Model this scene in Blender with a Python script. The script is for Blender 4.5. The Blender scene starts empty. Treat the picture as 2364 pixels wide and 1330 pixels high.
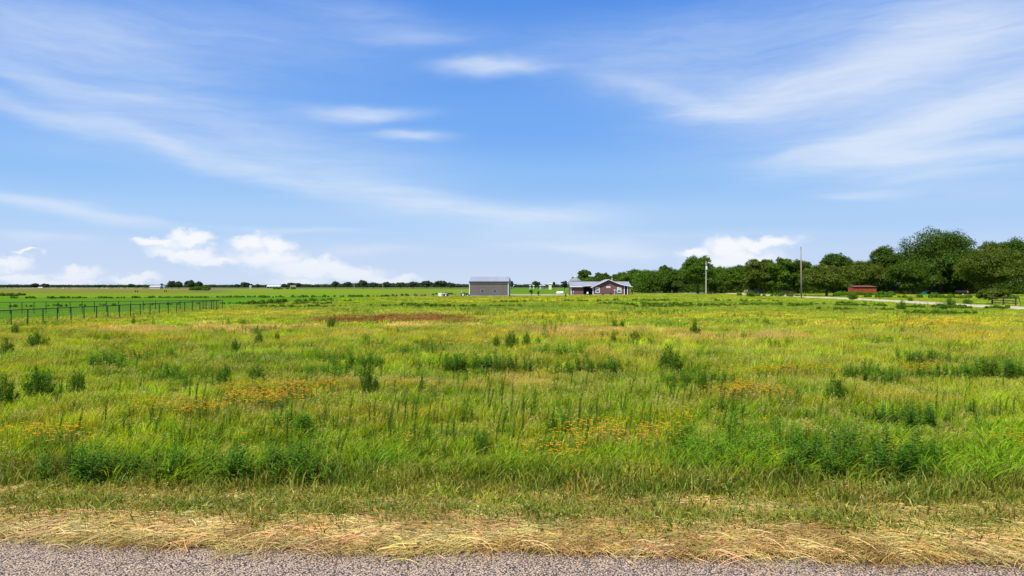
import bpy, math, random
import numpy as np
from mathutils import Vector, Matrix
R = math.radians
random.seed(7)
RNG = np.random.default_rng(11)
S = bpy.context.scene
COL = S.collection

# ------------------------------------------------------------------ camera
H, F = 3.0, 1600.0            # eye height (m), focal length in photo pixels (2364 wide)
cam = bpy.data.cameras.new('camera')
cam.sensor_width = 36; cam.lens = 36 * F / 2364
cam.clip_start = 0.1; cam.clip_end = 20000
co = bpy.data.objects.new('camera', cam); COL.objects.link(co)
co.location = (0, 0, H); co.rotation_euler = (R(90 - 0.18), 0, 0)
S.camera = co

# ------------------------------------------------------------------ light
SUN_EL, SUN_AZ = 58.0, -38.0   # azimuth measured from straight behind the viewer, negative = left
sv = Vector((math.sin(R(SUN_AZ)) * math.cos(R(SUN_EL)), -math.cos(R(SUN_AZ)) * math.cos(R(SUN_EL)), math.sin(R(SUN_EL))))
sun = bpy.data.lights.new('sun', 'SUN'); sun.energy = 4.9; sun.angle = R(0.55); sun.color = (1, .955, .87)
so = bpy.data.objects.new('sun', sun); COL.objects.link(so)
so.rotation_euler = (-sv).to_track_quat('-Z', 'Y').to_euler(); so.location = (0, -40, 80)
S.view_settings.view_transform = 'Standard'; S.view_settings.look = 'None'
S.view_settings.exposure = 0.35; S.view_settings.gamma = 1
S.cycles.max_bounces = 6; S.cycles.diffuse_bounces = 3; S.cycles.glossy_bounces = 2
S.cycles.transmission_bounces = 4; S.cycles.volume_bounces = 0
S.cycles.caustics_reflective = False; S.cycles.caustics_refractive = False

# ------------------------------------------------------------------ node helper
class NT:
    def __init__(s, tree): s.t = tree; s.t.nodes.clear()
    def n(s, typ, inp=None, **kw):
        nd = s.t.nodes.new(typ)
        for k, v in kw.items(): setattr(nd, k, v)
        for k, v in (inp or {}).items():
            sk = nd.inputs[k]
            if hasattr(v, 'is_output'): s.t.links.new(v, sk)
            else: sk.default_value = v
        return nd
    def m(s, op, a, b=0.0, c=0.0, clamp=False):
        return s.n('ShaderNodeMath', {0: a, 1: b, 2: c}, operation=op, use_clamp=clamp).outputs[0]
    def vm(s, op, a, b=(0, 0, 0)):
        return s.n('ShaderNodeVectorMath', {0: a, 1: b}, operation=op).outputs[0]
    def mix(s, f, a, b, mode='MIX'):
        nd = s.n('ShaderNodeMix', data_type='RGBA', blend_type=mode)
        for i, v in ((0, f), (6, a), (7, b)):
            if hasattr(v, 'is_output'): s.t.links.new(v, nd.inputs[i])
            else: nd.inputs[i].default_value = v if i == 0 or len(v) == 4 else (*v, 1)
        return nd.outputs[2]
    def sstep(s, x, lo, hi):
        return s.n('ShaderNodeMapRange', {0: x, 1: lo, 2: hi, 3: 0.0, 4: 1.0}, interpolation_type='SMOOTHSTEP').outputs[0]
    def noise(s, vec, scale, detail=3, rough=.5, dist=0.0):
        nd = s.n('ShaderNodeTexNoise', {'Scale': scale, 'Detail': detail, 'Roughness': rough, 'Distortion': dist})
        if vec is not None: s.t.links.new(vec, nd.inputs['Vector'])
        return nd.outputs['Fac']

# ------------------------------------------------------------------ sky: Nishita + clouds laid out by compass direction
W = bpy.data.worlds.new('World'); S.world = W; W.use_nodes = True
w = NT(W.node_tree)
sky = w.n('ShaderNodeTexSky', sky_type='NISHITA', sun_disc=False, sun_elevation=R(SUN_EL), sun_rotation=R(180 + SUN_AZ),
          altitude=100, air_density=1.0, dust_density=0.6, ozone_density=2.0)
d = w.n('ShaderNodeTexCoord').outputs['Generated']
sp = w.n('ShaderNodeSeparateXYZ', {0: d})
az = w.m('ARCTAN2', sp.outputs[0], sp.outputs[1])
el = w.m('ARCSINE', w.m('MINIMUM', w.m('MAXIMUM', sp.outputs[2], -1.0), 1.0))
ae0 = w.n('ShaderNodeCombineXYZ', {0: az, 1: el, 2: 0.0}).outputs[0]
wn = w.n('ShaderNodeTexNoise', {'Vector': w.vm('MULTIPLY', ae0, (3.0, 9.0, 1)), 'Scale': 1.3, 'Detail': 4.0, 'Roughness': .55})
warp = w.vm('MULTIPLY', w.vm('SUBTRACT', wn.outputs['Color'], (.5, .5, .5)), (.11, .05, 0))
ae = w.vm('ADD', ae0, warp)
def azel(px, py):
    a = math.atan2(px - 1182, F); return a, math.atan2(660 - py, math.hypot(F, px - 1182))
def blob(vec, px, py, rx, ry, ang, amp, p=1.0):
    a, e = azel(px, py)
    c = math.cos(a)
    v = w.n('ShaderNodeMapping', {0: vec, 1: (a, e, 0), 2: (0, 0, R(-ang)), 3: (rx / F * c, ry / F * c, 1)}, vector_type='TEXTURE').outputs[0]
    r2 = w.n('ShaderNodeVectorMath', {0: v, 1: v}, operation='DOT_PRODUCT').outputs['Value']
    g = w.m('POWER', 2.718, w.m('MULTIPLY', r2, -p))
    return w.m('MULTIPLY', g, amp)
CIRRUS = [(120,262,190,20.14,15,0.569),(330,318,190,20.14,21,0.596),(560,390,200,26.18,19,0.596),(830,440,210,36.25,10,0.569),(1080,488,210,26.18,9,0.71),(1290,505,160,26.18,3,0.426),(650,320,420,80.56,14,0.313),(520,300,260,40.28,16,0.198),(90,178,190,26.18,14,0.482),(260,208,90,14.1,4,0.397),(110,70,260,60.42,-3,0.426),(560,60,330,55.38,6,0.228),(840,40,260,40.28,8,0.228),(110,485,190,15.11,6,0.782),(300,505,120,10.07,6,0.356),(960,95,110,14.1,0,0.313),(1140,157,110,14.55,0,1.224),(850,258,105,17.12,-4,1.086),(955,318,75,12.84,4,0.83),(400,150,120,20.14,5,0.17),(1560,225,158.5,23.05,14,0.612),(1660,248,116.2,13.45,0,0.467),(1800,215,243,36.49,-9,0.671),(1960,170,253.6,57.63,-14,0.497),(2110,110,158.5,67.23,-35,0.73),(1800,60,443.8,67.23,0,0.321),(2290,60,211.3,86.44,10,0.497),(2240,260,253.6,48.02,-12,0.904),(2060,305,243,34.58,-14,0.64),(1900,335,158.5,13.45,-10,0.409),(2240,350,264.2,19.21,2,0.904),(2060,345,126.8,11.53,8,0.525),(2200,395,158.5,24.98,0,0.497),(2000,446,100.4,10.57,0,0.554),(1330,570,180,10.07,2,0.456),(1420,575,110,20.14,3,0.511),(1290,490,160,26.18,0,0.256),(860,578,110,11.08,0,0.426),(700,535,160,6.042,2,0.426),(80,540,110,9.063,2,0.426),(1600,545,274.7,8.645,0,0.176),(330,200,260,40.28,10,0.143),(1180,545,260,22.15,3,0.228),(1500,150,274.7,57.63,5,0.205),(2120,200,274.7,105.7,-15,0.381),(2150,290,317,57.63,-10,0.292),(1700,190,348.7,48.02,4,0.292),(2250,420,232.5,48.02,4,0.232),(300,90,420,60.42,4,0.228),(2000,200,420,117,-14,0.237),(2180,330,330,72,-6,0.237),(300,330,420,85.5,14,0.131)]
acc = None
for b in CIRRUS:
    g = blob(ae, *b, p=1.15); acc = g if acc is None else w.m('ADD', acc, g)
fib = w.n('ShaderNodeTexNoise', {'Vector': w.n('ShaderNodeMapping', {0: ae, 2: (0, 0, R(7)), 3: (3.2, 30, 1)}).outputs[0], 'Scale': 2.2, 'Detail': 5.0, 'Roughness': .6}).outputs['Fac']
fib = w.n('ShaderNodeMapRange', {0: fib, 1: .28, 2: .72, 3: .70, 4: 1.22}).outputs[0]
cir = w.m('MULTIPLY', acc, fib)
fib2 = w.n('ShaderNodeTexNoise', {'Vector': w.n('ShaderNodeMapping', {0: ae, 2: (0, 0, R(10)), 3: (9, 62, 1)}).outputs[0], 'Scale': 2.2, 'Detail': 6.0, 'Roughness': .65}).outputs['Fac']
cir = w.m('MULTIPLY', cir, w.n('ShaderNodeMapRange', {0: fib2, 1: .3, 2: .7, 3: .80, 4: 1.18}).outputs[0])
cir = w.m('MULTIPLY', w.m('SUBTRACT', 1.0, w.m('POWER', 2.718, w.m('MULTIPLY', cir, -1.05))), .92, clamp=True)   # thin veils stay thin, thick ones level off
CUM = [(360,560,60,16),(440,550,60,20),(430,585,95,22),(500,600,60,18),(575,562,50,26),(640,570,48,26),(620,600,100,28),(720,622,120,24),(800,632,110,20),(890,645,95,14),(690,652,75,16),
 (20,612,55,20),(30,640,90,14),(180,632,56,20),(130,650,120,14),(310,645,55,16),(1600,582,42,14),(1680,572,65,30),(1760,562,95,20),(1700,600,130,30),(60,588,34,7)]
acc = None
wn2 = w.n('ShaderNodeTexNoise', {'Vector': w.vm('MULTIPLY', ae0, (1.0, 1.35, 1)), 'Scale': 26.0, 'Detail': 7.0, 'Roughness': .62})
ae2 = w.vm('ADD', ae0, w.vm('MULTIPLY', w.vm('SUBTRACT', wn2.outputs['Color'], (.5, .5, .5)), (.052, .046, 0)))
for b in CUM:
    g = blob(ae2, b[0], b[1], b[2], b[3], 0, 1.0, p=1.0); acc = g if acc is None else w.m('SMOOTH_MAX', acc, g, .25)
cum = w.sstep(acc, .24, .92)
# clouds fade into the pale air at the horizon
cum = w.m('MULTIPLY', cum, w.n('ShaderNodeMapRange', {0: el, 1: 0.0, 2: .05, 3: .55, 4: .95}).outputs[0])
ramp = w.n('ShaderNodeValToRGB', {0: w.m('MULTIPLY', w.m('MAXIMUM', el, 0.0), 1 / .8)}).outputs[0]
cr = ramp.node.color_ramp; cr.interpolation = 'EASE'
def lin3(h): return tuple(((v / 255 + .055) / 1.055) ** 2.4 for v in bytes.fromhex(h))
SKYH = [(0, 'cfe0fb'), (.04, 'c4dafb'), (.09, 'aed2fc'), (.15, '90c2fb'), (.22, '76aff8'), (.31, '63a1f3'), (.40, '5594ee'), (.8, '4084df')]
for i, (p_, h_) in enumerate(SKYH):
    e_ = cr.elements[i] if i < 2 else cr.elements.new(p_ / .8)
    e_.position = p_ / .8; e_.color = (*lin3(h_), 1)
ramp = w.vm('SCALE', ramp); ramp.node.inputs['Scale'].default_value = 10.5
c0 = w.mix(.90, sky.outputs[0], ramp)          # Nishita sky, brought to the clear deep blue of the day
c1 = w.mix(cir, c0, (8.1, 8.95, 10.2))
c2 = w.mix(cum, c1, (9.9, 10.1, 10.5))
bg = w.n('ShaderNodeBackground', {'Color': c2, 'Strength': .0745})
w.n('ShaderNodeOutputWorld', {0: bg.outputs[0]})

# ------------------------------------------------------------------ small maths
def at(px, py, h=0.0):
    dd = (H - h) * F / (py - 660.0)
    return ((px - 1182) / F * dd, dd, 0.0)
def atd(px, dd, z=0.0): return ((px - 1182) / F * dd, dd, z)
def zat(py, dd): return H + (660 - py) / F * dd
_P = RNG.random((512, 512)).astype(np.float32)
def vn(x, y, s=0):
    x = np.asarray(x, np.float64) + s * 37.7; y = np.asarray(y, np.float64) + s * 91.3
    xi = np.floor(x).astype(int); yi = np.floor(y).astype(int)
    fx = x - xi; fy = y - yi
    fx = fx * fx * (3 - 2 * fx); fy = fy * fy * (3 - 2 * fy)
    a = _P[xi & 511, yi & 511]; b = _P[(xi + 1) & 511, yi & 511]; c = _P[xi & 511, (yi + 1) & 511]; e = _P[(xi + 1) & 511, (yi + 1) & 511]
    return (a * (1 - fx) + b * fx) * (1 - fy) + (c * (1 - fx) + e * fx) * fy
def fbm(x, y, s=0, o=4):
    r = 0; a = .5; t = 0
    for i in range(o):
        r = r + a * vn(x, y, s + i * 3); t += a; x = x * 2.03; y = y * 2.03; a *= .55
    return r / t
def ss(x, a, b):
    t = np.clip((np.asarray(x, float) - a) / (b - a), 0, 1); return t * t * (3 - 2 * t)
def lerp(a, b, t):
    t = np.asarray(t)[..., None]; return a * (1 - t) + np.asarray(b) * t
def road_t(x, y):   # metres beyond the road's far edge
    return y - (7.91 - .052 * x) - .22 * (vn(x * .8, 3.3, 5) - .5) - .10 * (vn(x * 3, 1.3, 6) - .5)
DRIVE = [(1475,674.6),(1530,674.9),(1600,675.6),(1650,676.2),(1700,678.6),(1780,682.6),(1850,686),(1960,690.5),(2040,695),(2130,700.3),(2230,706.5),(2364,713.5),(2620,727)]
DP = np.array([at(*p)[:2] for p in DRIVE])
def drive_dist(x, y):
    x = np.asarray(x, float); y = np.asarray(y, float); best = np.full(x.shape, 1e9)
    for a, b in zip(DP[:-1], DP[1:]):
        v = b - a; t = np.clip(((x - a[0]) * v[0] + (y - a[1]) * v[1]) / (v @ v), 0, 1)
        best = np.minimum(best, np.hypot(x - a[0] - t * v[0], y - a[1] - t * v[1]))
    return best

# ------------------------------------------------------------------ what grows where: colour of the plants themselves
BX = np.array([-400, 0, 130, 255, 380, 515, 600, 700, 800, 870, 1000, 1080, 1180, 1300, 1460, 1560, 1640, 1700, 1800, 1900, 2000, 2100, 2700])
BY = np.array([772, 743, 735, 727, 717, 708, 703, 697, 690.5, 687.5, 686, 685.5, 685, 683.5, 681.5, 679, 678, 676, 674, 672, 671, 670, 668])
def ground_px(x, y, h=0.0):
    y = np.maximum(np.asarray(y, float), .5); return 1182 + F * np.asarray(x) / y, 660 + (H - h) * F / y
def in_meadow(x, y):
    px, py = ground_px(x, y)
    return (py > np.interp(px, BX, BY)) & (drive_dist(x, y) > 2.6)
GREEN = np.array((.185, .33, .006)); OLIVE = np.array((.46, .44, .010)); TAN = np.array((.78, .53, .16)); LUSH = np.array((.14, .30, .005)); GOLD = np.array((.68, .51, .016)); YG = np.array((.41, .52, .006))
RED = np.array((.24, .045, .018))
PATCH = [ # px, py, rx, ry, colour, amount
 (900,731,190,7,RED,1),(800,733,90,5,RED,.8),(1010,727,70,5,RED,.9),(250,730,50,4,(.28,.15,.04),.6),(300,757,130,10,TAN,.8),(560,752,200,9,TAN,.75),(150,752,120,8,GOLD,.6),(1000,747,130,7,TAN,.75),(1300,752,130,6,(.30,.19,.07),.6),
 (1330,762,190,9,TAN,.65),(1700,776,170,6,TAN,.7),(450,735,200,5,YG,.5),(350,880,260,30,YG,.5),(880,865,130,16,TAN,.5),(1180,880,120,10,TAN,.4),(1900,760,260,10,YG,.6),(2100,745,260,8,GOLD,.6),(2250,770,160,10,GOLD,.5),
 (1450,705,200,5,GREEN,.6),(1200,706,190,5,LUSH,.7),(950,703,120,4,LUSH,.6),(1750,700,250,5,LUSH,.5),(2050,710,200,6,LUSH,.5),(1640,735,120,4,GREEN,.5),(700,712,140,4,GREEN,.6),(820,700,90,3,GREEN,.5),(620,718,140,4,GOLD,.5),
 (1330,690,160,3,GOLD,.35),(1100,691,140,3,GOLD,.4),(900,718,200,3,TAN,.4),(1700,722,200,4,GOLD,.4),(1330,725,170,4,GOLD,.5),(2050,795,200,14,YG,.6),(1500,880,160,20,YG,.4),
 (620,990,240,40,GREEN,.5),(1000,1010,180,40,GREEN,.45),(1050,1085,170,22,GREEN,.6),(830,1100,100,18,GREEN,.6),(2250,1080,170,60,(.10,.26,.015),.8),(1850,1000,220,40,LUSH,.6),(2280,900,150,40,YG,.5),(60,960,110,40,YG,.45),(500,1060,260,25,GREEN,.5),(1300,930,250,30,GREEN,.35),(300,975,160,25,YG,.45),(2150,1000,120,20,YG,.4),(1600,1120,90,24,LUSH,.5),(560,1120,120,20,LUSH,.5)]
def plant_colour(x, y, h=.35):
    x = np.asarray(x, float); y = np.asarray(y, float)
    px, py = ground_px(x, y, h)
    n1 = fbm(x / 5.5, y / 5.5, 1); n2 = fbm(x / 1.6, y / 1.8, 2); n3 = fbm(x / 22, y / 9, 3); n4 = fbm(x / 3, y / 2.2, 4)
    c = lerp(np.broadcast_to(GREEN, x.shape + (3,)), YG, ss(n1 * .6 + n3 * .4, .30, .66))
    c = lerp(c, OLIVE, ss(n4, .44, .66) * .75)
    c = lerp(c, GOLD, ss(n3 * .5 + n2 * .5, .50, .72) * ss(y, 16, 45) * (.75 - .35 * ss(y, 60, 90)))
    c = lerp(c, TAN, ss(n1 * .4 + n4 * .6, .56, .74) * (.25 + .5 * ss(y, 22, 40)) * (1 - .6 * ss(y, 75, 110)))
    c = lerp(c, GREEN, ss(y, 50, 85) * (.35 + .5 * ss(n3, .40, .62)))
    c = c * (1 + .06 * ss(y, 16, 32))[..., None]
    wx = px + 60 * (n1 - .5) + 26 * (n2 - .5); wy = py + (py - 655) * (.20 * (n4 - .5) + .12 * (n2 - .5))
    for cx, cy, rx, ry, cc, am in PATCH:
        r = ((wx - cx) / rx) ** 2 + ((wy - cy) / ry) ** 2
        c = lerp(c, cc, min(1, am * 1.25) * np.clip(1.3 - r, 0, 1) ** .6)
    return c
def field_colour(x, y):
    px, py = ground_px(x, y)
    n = fbm(x / 40, y / 18, 7); n2 = fbm(x / 9, y / 9, 8); dry = fbm(x / 60, y / 25, 9)
    py = py + (n - .5) * (py - 660) * .10
    c = np.broadcast_to(np.array((.10, .125, .045)), x.shape + (3,))            # far rough ground
    c = lerp(c, (.24, .21, .10), ((py > 666.6) & (py < 668.0) & (px < 700)) * .8)
    c = lerp(c, (.165, .165, .022), (py > 668.2) * ss(470 - px, -60, 60) * (.75 + .25 * n2))
    c = lerp(c, (.145, .225, .014), (py > 667.5) * ss(px, 470, 560) * 1.0)
    c = lerp(c, (.135, .215, .014), (py > 677 + 3 * (n2 - .5)) * 1.0)
    c = lerp(c, (.082, .180, .012), ss(py, 685.5, 687) * (px < 930))
    c = lerp(c, (.085, .190, .012), (py > 665.8) * (px > 1165) * (px < 1420) * ((py < 677.5)))
    c = lerp(c, (.17, .17, .04), ((py > 677.3) & (px > 900) & (px < 1480)) * .75)
    c = lerp(c, (.10, .15, .014), (px > 1470) * (.6 + .4 * n))
    c = lerp(c, (.20, .18, .05), ss(dry, .52, .70) * .35 * (py < 685))
    return c * (.88 + .24 * n2)[..., None]

# ------------------------------------------------------------------ mesh helpers
def mesh(name, V, Fq, mats=(), midx=None, attrs=None, smooth=False):
    V = np.asarray(V, np.float32).reshape(-1, 3)
    me = bpy.data.meshes.new(name)
    if isinstance(Fq, np.ndarray):
        k = Fq.shape[1]; n = len(Fq)
        me.vertices.add(len(V)); me.vertices.foreach_set('co', V.ravel())
        me.loops.add(n * k); me.loops.foreach_set('vertex_index', Fq.ravel().astype(np.int32))
        me.polygons.add(n); me.polygons.foreach_set('loop_start', np.arange(0, n * k, k, dtype=np.int32))
    else:
        me.from_pydata(V.tolist(), [], Fq)
    for m_ in mats: me.materials.append(m_)
    if midx is not None: me.polygons.foreach_set('material_index', np.asarray(midx, np.int32))
    if smooth: me.polygons.foreach_set('use_smooth', np.ones(len(me.polygons), bool))
    for an, (typ, data) in (attrs or {}).items():
        a = me.attributes.new(an, typ, 'POINT')
        data = np.asarray(data, np.float32)
        a.data.foreach_set('color' if typ == 'FLOAT_COLOR' else 'vector' if typ == 'FLOAT_VECTOR' else 'value', data.ravel() if typ != 'INT' else data.astype(np.int32))
    me.update(calc_edges=True)
    return me
def tag(o, label=None, cat=None, group=None, kind=None):
    if label: o['label'] = label
    if cat: o['category'] = cat
    if group: o['group'] = group
    if kind: o['kind'] = kind
    return o
def obj(name, me, parent=None, loc=None, rot=None):
    o = bpy.data.objects.new(name, me); COL.objects.link(o)
    if parent: o.parent = parent
    if loc is not None: o.location = loc
    if rot is not None: o.rotation_euler = rot
    return o
def empty(name, loc, rz, label, cat, group=None):
    o = obj(name, None, None, loc, (0, 0, rz)); o.empty_display_size = .3
    return tag(o, label, cat, group)
def copy_tree(o, parent=None):
    c = o.copy(); COL.objects.link(c)
    if parent: c.parent = parent
    for ch in list(o.children): copy_tree(ch, c)
    return c

class MB:      # collects boxes / tubes / quads into ONE mesh
    def __init__(s): s.v = []; s.f = []
    def add(s, vs, fs):
        b = len(s.v); s.v += [tuple(p) for p in vs]; s.f += [tuple(i + b for i in q) for q in fs]; return s
    def box(s, x0, x1, y0, y1, z0, z1):
        return s.add([(x0,y0,z0),(x1,y0,z0),(x1,y1,z0),(x0,y1,z0),(x0,y0,z1),(x1,y0,z1),(x1,y1,z1),(x0,y1,z1)],
              [(0,3,2,1),(4,5,6,7),(0,1,5,4),(1,2,6,5),(2,3,7,6),(3,0,4,7)])
    def tube(s, pts, rad, n=8):
        pts = [Vector(p) for p in pts]; rad = rad if isinstance(rad, (list, tuple)) else [rad] * len(pts)
        b = len(s.v)
        for i, p in enumerate(pts):
            t = (pts[min(i + 1, len(pts) - 1)] - pts[max(i - 1, 0)]).normalized()
            u = t.cross(Vector((0, 0, 1)) if abs(t.z) < .95 else Vector((1, 0, 0))).normalized(); v = t.cross(u)
            for k in range(n):
                a = 2 * math.pi * k / n; s.v.append(tuple(p + (u * math.cos(a) + v * math.sin(a)) * rad[i]))
        for i in range(len(pts) - 1):
            for k in range(n):
                k2 = (k + 1) % n; s.f.append((b + i*n + k, b + i*n + k2, b + (i+1)*n + k2, b + (i+1)*n + k))
        s.f.append(tuple(b + k for k in range(n))[::-1]); s.f.append(tuple(b + (len(pts)-1)*n + k for k in range(n)))
        return s
    def prism(s, prof, y0, y1):      # polygon in x,z swept along y
        n = len(prof); 
        return s.add([(x, y0, z) for x, z in prof] + [(x, y1, z) for x, z in prof],
            [tuple(range(n))] + [tuple(range(2*n-1, n-1, -1))] + [(i, i + n, (i+1) % n + n, (i+1) % n) for i in range(n)])
    def prismx(s, prof, x0, x1):     # polygon in y,z swept along x
        n = len(prof)
        return s.add([(x0, y, z) for y, z in prof] + [(x1, y, z) for y, z in prof],
            [tuple(range(n))[::-1]] + [tuple(range(n, 2*n))] + [(i, (i+1) % n, (i+1) % n + n, i + n) for i in range(n)])
    def build(s, name, mat, parent=None, smooth=False, loc=None, rot=None):
        return obj(name, mesh(name, s.v, s.f, [mat] if mat else [], smooth=smooth), parent, loc, rot)

# ------------------------------------------------------------------ materials
def mat(name, col, rough=.6, metal=0.0, var=.12, scale=3.0, bump=0.0, spec=.3):
    m = bpy.data.materials.new(name); m.use_nodes = True; t = NT(m.node_tree)
    P = t.n('ShaderNodeTexCoord').outputs['Object']
    nz = t.noise(P, scale, 4, .6); nz2 = t.noise(P, scale * 9, 3, .6)
    f = t.n('ShaderNodeMapRange', {0: t.m('ADD', t.m('MULTIPLY', nz, .65), t.m('MULTIPLY', nz2, .35)), 1: .3, 2: .7, 3: 1 - var, 4: 1 + var}).outputs[0]
    c = t.vm('MULTIPLY', col, t.n('ShaderNodeCombineXYZ', {0: f, 1: f, 2: f}).outputs[0])
    inp = {'Base Color': c, 'Roughness': rough, 'Metallic': metal, 'Specular IOR Level': spec}
    if bump: inp['Normal'] = t.n('ShaderNodeBump', {'Height': nz2, 'Strength': bump, 'Distance': .02}).outputs[0]
    b = t.n('ShaderNodeBsdfPrincipled', inp)
    t.n('ShaderNodeOutputMaterial', {0: b.outputs[0]})
    return m
def ribbed(name, col, axis, pitch, rough=.5, metal=0.0, amount=.5, dist=.03):   # sheet metal with ribs
    m = bpy.data.materials.new(name); m.use_nodes = True; t = NT(m.node_tree)
    P = t.n('ShaderNodeTexCoord').outputs['Object']
    x = t.n('ShaderNodeSeparateXYZ', {0: P}).outputs[axis]
    fr = t.m('FRACT', t.m('MULTIPLY', x, 1 / pitch))
    rib = t.m('SUBTRACT', 1.0, t.sstep(t.m('ABSOLUTE', t.m('SUBTRACT', fr, .5)), .10, .24))
    pan = t.n('ShaderNodeTexWhiteNoise', {1: t.m('FLOOR', t.m('MULTIPLY', x, 1 / (pitch * 3)))}, noise_dimensions='1D').outputs[0]
    nz = t.noise(P, .7, 4, .6)
    f = t.m('ADD', .86, t.m('ADD', t.m('MULTIPLY', pan, .10), t.m('MULTIPLY', nz, .18)))
    c = t.vm('MULTIPLY', col, t.n('ShaderNodeCombineXYZ', {0: f, 1: f, 2: f}).outputs[0])
    bp = t.n('ShaderNodeBump', {'Height': rib, 'Strength': amount, 'Distance': dist}).outputs[0]
    b = t.n('ShaderNodeBsdfPrincipled', {'Base Color': c, 'Roughness': rough, 'Metallic': metal, 'Specular IOR Level': .3, 'Normal': bp})
    t.n('ShaderNodeOutputMaterial', {0: b.outputs[0]})
    return m
def leafmat(name, col=None, trans=.35, instanced=False, tip=None, lo=.65, hi=1.35, gloss=.04):
    """plant matter: colour x per-leaf variation; lets some light through"""
    m = bpy.data.materials.new(name); m.use_nodes = True; t = NT(m.node_tree)
    if instanced: c = t.n('ShaderNodeAttribute', attribute_type='INSTANCER', attribute_name='tint').outputs['Color']
    else:
        rgb = t.n('ShaderNodeRGB'); rgb.outputs[0].default_value = (*col, 1); c = rgb.outputs[0]
    if tip is not None:
        hh = t.n('ShaderNodeAttribute', attribute_name='h').outputs['Fac']
        c = t.mix(t.m('MULTIPLY', t.m('POWER', hh, 2.0), tip[3]), c, tip[:3])
    r = t.n('ShaderNodeAttribute', attribute_name='rnd').outputs['Fac']
    f = t.n('ShaderNodeMapRange', {0: r, 3: lo, 4: hi}).outputs[0]
    c = t.vm('MULTIPLY', c, t.n('ShaderNodeCombineXYZ', {0: f, 1: t.m('ADD', t.m('MULTIPLY', f, .8), .2), 2: f}).outputs[0])
    df = t.n('ShaderNodeBsdfDiffuse', {0: c}); 
    tc = t.vm('MULTIPLY', c, (1.25, 1.2, .6))
    tr = t.n('ShaderNodeBsdfTranslucent', {0: tc})
    mx = t.n('ShaderNodeMixShader', {0: trans, 1: df.outputs[0], 2: tr.outputs[0]}).outputs[0]
    if gloss:
        gl = t.n('ShaderNodeBsdfGlossy', {'Color': (.9, .95, 1, 1), 'Roughness': .42})
        mx = t.n('ShaderNodeMixShader', {0: gloss, 1: mx, 2: gl.outputs[0]}).outputs[0]
    t.n('ShaderNodeOutputMaterial', {0: mx})
    return m

# ------------------------------------------------------------------ ground sheet
def graded(lim, fine, n):
    u = np.linspace(-1, 1, n); k = 6.8
    return np.sign(u) * lim * (np.sinh(k * np.abs(u)) / math.sinh(k))
gx = graded(7000, .3, 361)
gy = np.concatenate([[-3000, -800, -200, -60, -20, -8, -2, 1], np.arange(2, 26, .4), 26 * np.exp(np.linspace(0, math.log(7000 / 26), 330))])
X, Y = np.meshgrid(gx, gy)
inm = in_meadow(X, Y) & (Y > 0)
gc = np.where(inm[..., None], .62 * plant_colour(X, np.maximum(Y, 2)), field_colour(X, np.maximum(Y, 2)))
tt = road_t(X, Y)
straw = lerp(np.broadcast_to(np.array((.15, .085, .022)), X.shape + (3,)), (.19, .19, .04), ss(fbm(X / .9, Y / .4, 12), .42, .62) * .8)
gc = lerp(gc, straw, (1 - ss(tt, 1.2, 3.0)) * (Y > -2))
gc = np.where(((Y < 1.2))[..., None], np.array((.13, .17, .03)), gc)
Z = .05 * (fbm(X / 7, Y / 7, 15) - .5) * ss(Y, 12, 30)
idx = np.arange(X.size).reshape(X.shape)
Fq = np.stack([idx[:-1, :-1], idx[:-1, 1:], idx[1:, 1:], idx[1:, :-1]], -1).reshape(-1, 4)
M = bpy.data.materials.new('ground_cover'); M.use_nodes = True; t = NT(M.node_tree)
a = t.n('ShaderNodeAttribute', attribute_name='col').outputs['Color']
P = t.n('ShaderNodeNewGeometry').outputs['Position']
nA = t.noise(P, 14, 5, .7); nB = t.noise(P, 1.6, 4, .6); nC = t.noise(P, .12, 5, .62)
f = t.m('ADD', t.m('MULTIPLY', nA, .7), t.m('ADD', t.m('MULTIPLY', nB, .6), t.m('MULTIPLY', nC, .7)))
f = t.n('ShaderNodeMapRange', {0: f, 1: .6, 2: 1.4, 3: .62, 4: 1.38}).outputs[0]
c = t.vm('MULTIPLY', a, t.n('ShaderNodeCombineXYZ', {0: f, 1: t.m('ADD', t.m('MULTIPLY', f, .85), .15), 2: f}).outputs[0])
bp = t.n('ShaderNodeBump', {'Height': t.m('ADD', nA, nB), 'Strength': .6, 'Distance': .05}).outputs[0]
t.n('ShaderNodeOutputMaterial', {0: t.n('ShaderNodeBsdfDiffuse', {0: c, 'Normal': bp}).outputs[0]})
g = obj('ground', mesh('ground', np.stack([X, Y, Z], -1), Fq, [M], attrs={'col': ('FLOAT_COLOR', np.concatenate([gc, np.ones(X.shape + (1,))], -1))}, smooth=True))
tag(g, kind='structure')

# ------------------------------------------------------------------ chip-seal road
M = bpy.data.materials.new('chip_seal'); M.use_nodes = True; t = NT(M.node_tree)
P = t.n('ShaderNodeNewGeometry').outputs['Position']
vo = t.n('ShaderNodeTexVoronoi', {'Vector': P, 'Scale': 56.0, 'Randomness': 1.0}, feature='F1')
cellv = t.n('ShaderNodeSeparateXYZ', {0: vo.outputs['Color']})
gap = t.sstep(vo.outputs['Distance'], .38, .66)
br = t.n('ShaderNodeMapRange', {0: cellv.outputs[0], 3: .55, 4: 1.5}).outputs[0]
base = t.mix(cellv.outputs[1], (.60, .415, .265), (.42, .31, .215))
lg = t.noise(P, .9, 5, .6); md = t.noise(P, 6, 4, .6)
base = t.mix(t.sstep(lg, .4, .68), base, (.52, .375, .235), 'MIX')
base = t.mix(t.m('MULTIPLY', t.sstep(md, .55, .75), .5), base, (.24, .19, .15))
c = t.vm('MULTIPLY', base, t.n('ShaderNodeCombineXYZ', {0: br, 1: br, 2: br}).outputs[0])
c = t.mix(gap, c, (.055, .045, .045))
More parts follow.
